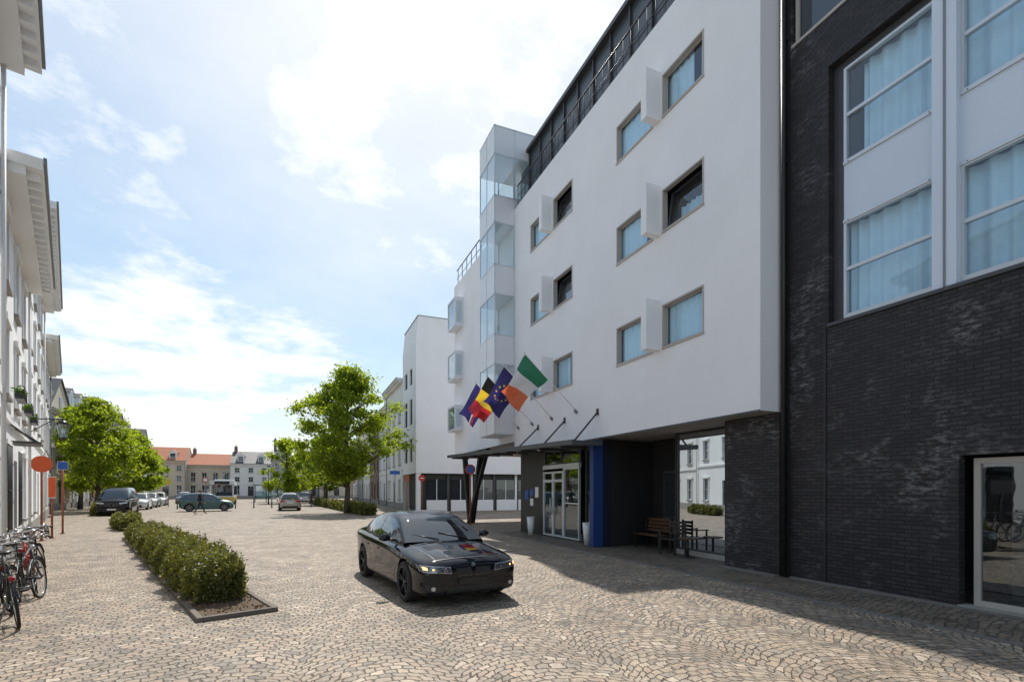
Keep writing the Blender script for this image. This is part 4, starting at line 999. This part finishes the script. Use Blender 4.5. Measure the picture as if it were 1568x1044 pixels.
def chair(x,y,rot=0):
    root=empty('outdoor_armchair',(x,y,.008)); b=B()
    b.box(-.25,.25,-.26,.26,.42,.46,'black')
    for sx in(-.24,.20):
        for sy in(-.27,.23): b.box(sx,sx+.04,sy,sy+.04,0,.66 if sx<0 else .95,'black')
    for i in range(4): b.box(.205,.235,-.23,.23,.55+i*.10,.62+i*.10,'black')
    for sy in(-.29,.23): b.box(-.26,.24,sy,sy+.06,.66,.69,'wood')
    b.done('chair_frame',root); root.rotation_euler=(0,0,rot)
chair(9.6,11.35,.2)
root=empty('small_table'); b=B(); b.tube((9.55,10.7,.50),(9.55,10.7,.53),.26,k='wood',seg=24); b.tube((9.55,10.7,.02),(9.55,10.7,.50),.03,k='black'); b.tube((9.55,10.7,.0),(9.55,10.7,.03),.2,k='black',seg=20); b.done('table',root)
for i in range(6):
    b=B(); x,y=-10.5+i*1.6,56; b.tube((x,y,0),(x,y,.8),.06,.05,'dgrey'); b.sphere((x,y,.84),.07,.07,.07,'dgrey'); b.done('bollard')
root=empty('bus_shelter'); b=B(); 
for i in range(5): b.tube((-6+i*1.5,84,0),(-6+i*1.5,84,2.5),.05,k='dgrey')
b.box(-6.3,.3,83.3,85.2,2.5,2.62,'dgrey'); b.box(-6,0,84.4,84.44,.4,2.4,'gtower'); b.done('shelter',root)
# ------------------------------------------------------------ pedestrian
def person(name,x,y,head,hgt=1.76):
    root=empty(name,(x,y,.004)); s=hgt/1.76
    J=[((0,0,.98),.135,.11),((0,.0,1.12),.13,.10),((.01,0,1.30),.165,.11),((.02,0,1.43),.13,.09),((.03,0,1.52),.055,.055),((.045,0,1.60),.06,.065)]
    E=[(0,1),(1,2),(2,3),(3,4),(4,5)]
    def add(p,r,par): J.append((p,r,r)); E.append((par,len(J)-1)); return len(J)-1
    for sg,sw in((1,.28),(-1,-.26)):
        h_=add((0,sg*.09,.92),.095,0); kn=add((sw*.55+.04,sg*.10,.51 if sw>0 else .50),.062,h_)
        an=add((sw*1.15-(0 if sw>0 else .10),sg*.10,.09 if sw>0 else .14),.042,kn); add((sw*1.15+.15-(0 if sw>0 else .06),sg*.11,.05),.038,an)
        sh=add((.01,sg*.19,1.42),.062,3); el=add((-sw*.35,sg*.24,1.16),.047,sh); wr=add((-sw*.75+.08,sg*.22,.93),.032,el)
        add((-sw*.82+.10,sg*.215,.86),.033,wr)
    me=bpy.data.meshes.new('b'); me.from_pydata([j[0] for j in J],E,[]); o=bpy.data.objects.new('tmp',me); COL.objects.link(o)
    o.modifiers.new('s','SKIN')
    for i,j in enumerate(J): me.skin_vertices[0].data[i].radius=(j[1],j[2])
    me.skin_vertices[0].data[0].use_root=True
    ss=o.modifiers.new('u','SUBSURF'); ss.levels=2; ss.render_levels=2
    dg=bpy.context.evaluated_depsgraph_get(); m2=bpy.data.meshes.new_from_object(o.evaluated_get(dg),depsgraph=dg); bpy.data.objects.remove(o)
    m2.materials.clear()
    for k_ in('jacket','trouser','skin','shoe'): m2.materials.append(M[k_])
    for p in m2.polygons:
        c_=p.center; p.use_smooth=True
        if c_.z<.09: p.material_index=3
        elif c_.z<.90 and abs(c_.y)<.175: p.material_index=1
        elif c_.z<.92 or c_.z>1.50: p.material_index=2
        else: p.material_index=0
    bo_=bpy.data.objects.new('body',m2); COL.objects.link(bo_); bo_.parent=root
    b=B(); b.sphere((.05,0,1.655),.095,.075,.115,'skin',18,12); b.sphere((.035,0,1.69),.098,.082,.10,'hair',18,12)
    b.sphere((.145,0,1.64),.016,.012,.02,'skin',8,6)
    for sg in(1,-1):
        b.sphere((.132,sg*.03,1.665),.010,.012,.007,'dark',8,6); b.sphere((.045,sg*.078,1.645),.018,.010,.03,'skin',8,6)
        hx=(-.82*(.28 if sg>0 else -.26))+.10
        for q in range(4): b.tube((hx-.02+q*.018,sg*.215,.85),(hx-.015+q*.018,sg*.21,.775+abs(q-1.5)*.012),.009,.007,'skin',6)
        b.tube((hx+.035,sg*.205,.88),(hx+.055,sg*.19,.82),.010,.008,'skin',6)
    b.box(.118,.136,-.022,.022,1.605,1.611,'taill')
    b.done('head_and_hands',root); root.rotation_euler=(0,0,head); root.scale=(s,s,s)
person('pedestrian',-6.85,44.2,math.radians(10))
person('pedestrian',-11.0,70,math.radians(-100)); person('pedestrian',1.2,58,math.radians(80),1.68)
# ------------------------------------------------------------ light
SD=Vector((.15,.747,1)).normalized(); el=math.asin(SD.z); rot=math.atan2(SD.x,SD.y)
sl=bpy.data.lights.new('sun','SUN'); sl.energy=5.0; sl.angle=math.radians(.53); sl.color=(1,.945,.86)
so=bpy.data.objects.new('sun',sl); COL.objects.link(so); so.rotation_euler=SD.to_track_quat('Z','Y').to_euler()
wd_=bpy.data.worlds.new('World'); scene.world=wd_; wd_.use_nodes=True; nt=NT(wd_.node_tree); wd_.node_tree.nodes.clear()
out=nt.n('ShaderNodeOutputWorld'); bg=nt.n('ShaderNodeBackground'); bg.inputs['Strength'].default_value=.14
sky=nt.n('ShaderNodeTexSky'); sky.sky_type='NISHITA'; sky.sun_disc=False; sky.sun_elevation=el; sky.sun_rotation=rot; sky.air_density=1.0; sky.dust_density=.4; sky.ozone_density=1.5
dirv=nt.vm('NORMALIZE',nt.n('ShaderNodeTexCoord').outputs['Generated'])
dx,dy,dz=nt.sep(dirv); den=nt.m('ADD',nt.m('MAXIMUM',dz,0.0),.12)
pp=nt.comb(nt.m('DIVIDE',dx,den),nt.m('DIVIDE',dy,den),0.0)
n1=nt.noise(pp,1.3,10,.62,.25); n2=nt.noise(nt.vm('ADD',pp,(5.2,1.3,0)),3.6,8,.65)
nn_=nt.m('ADD',nt.m('MULTIPLY',n1,.60),nt.m('MULTIPLY',n2,.40))
bias=None
blobs=[(640,190,.20,.17),(830,90,.20,.19),(550,240,.10,.14),(90,110,.10,.14),(240,330,.05,.13),(150,290,.04,.12),(60,90,.06,.11),(250,610,.17,.21),(450,610,.12,.17),(130,470,.05,.14),(215,190,.045,.13),(660,300,.08,.14)]
for px,py,r_,s in blobs:
    d=pdir(px,py).normalized(); dt=nt.vm('DOT_PRODUCT',dirv,tuple(d))
    mk=nt.ramp(dt,math.cos(r_*1.7),math.cos(r_*.15),0,s)
    bias=mk if bias is None else nt.m('MAXIMUM',bias,mk)
cl=nt.ramp(nt.m('ADD',nn_,bias),.54,.76)
haze=nt.ramp(dz,0.0,.32,.5,.0)
veil=nt.m('MULTIPLY',nt.ramp(nt.noise(pp,.8,7,.65),.35,.7,.2,1.0),.30)
sun_d=nt.vm('DOT_PRODUCT',dirv,tuple(SD)); glow=nt.ramp(sun_d,.78,1.0,0,.4)
white_=nt.m('MAXIMUM',nt.m('MAXIMUM',cl,haze),nt.m('ADD',veil,glow,clamp=True),clamp=True)
lum=nt.vm('DOT_PRODUCT',sky.outputs[0],(.2126,.7152,.0722))
comp=nt.m('DIVIDE',1.0,nt.m('ADD',1.0,nt.m('MULTIPLY',lum,.17)))
cv=nt.comb(comp,comp,comp)
skc=nt.mix(1.0,nt.mix(1.0,sky.outputs[0],cv,'MULTIPLY'),(2.05,2.0,1.72),'MULTIPLY')
col_=nt.mix(white_,skc,(8.3,8.4,8.5))
nt.set(bg.inputs['Color'],col_); nt.nt.links.new(bg.outputs[0],out.inputs[0])
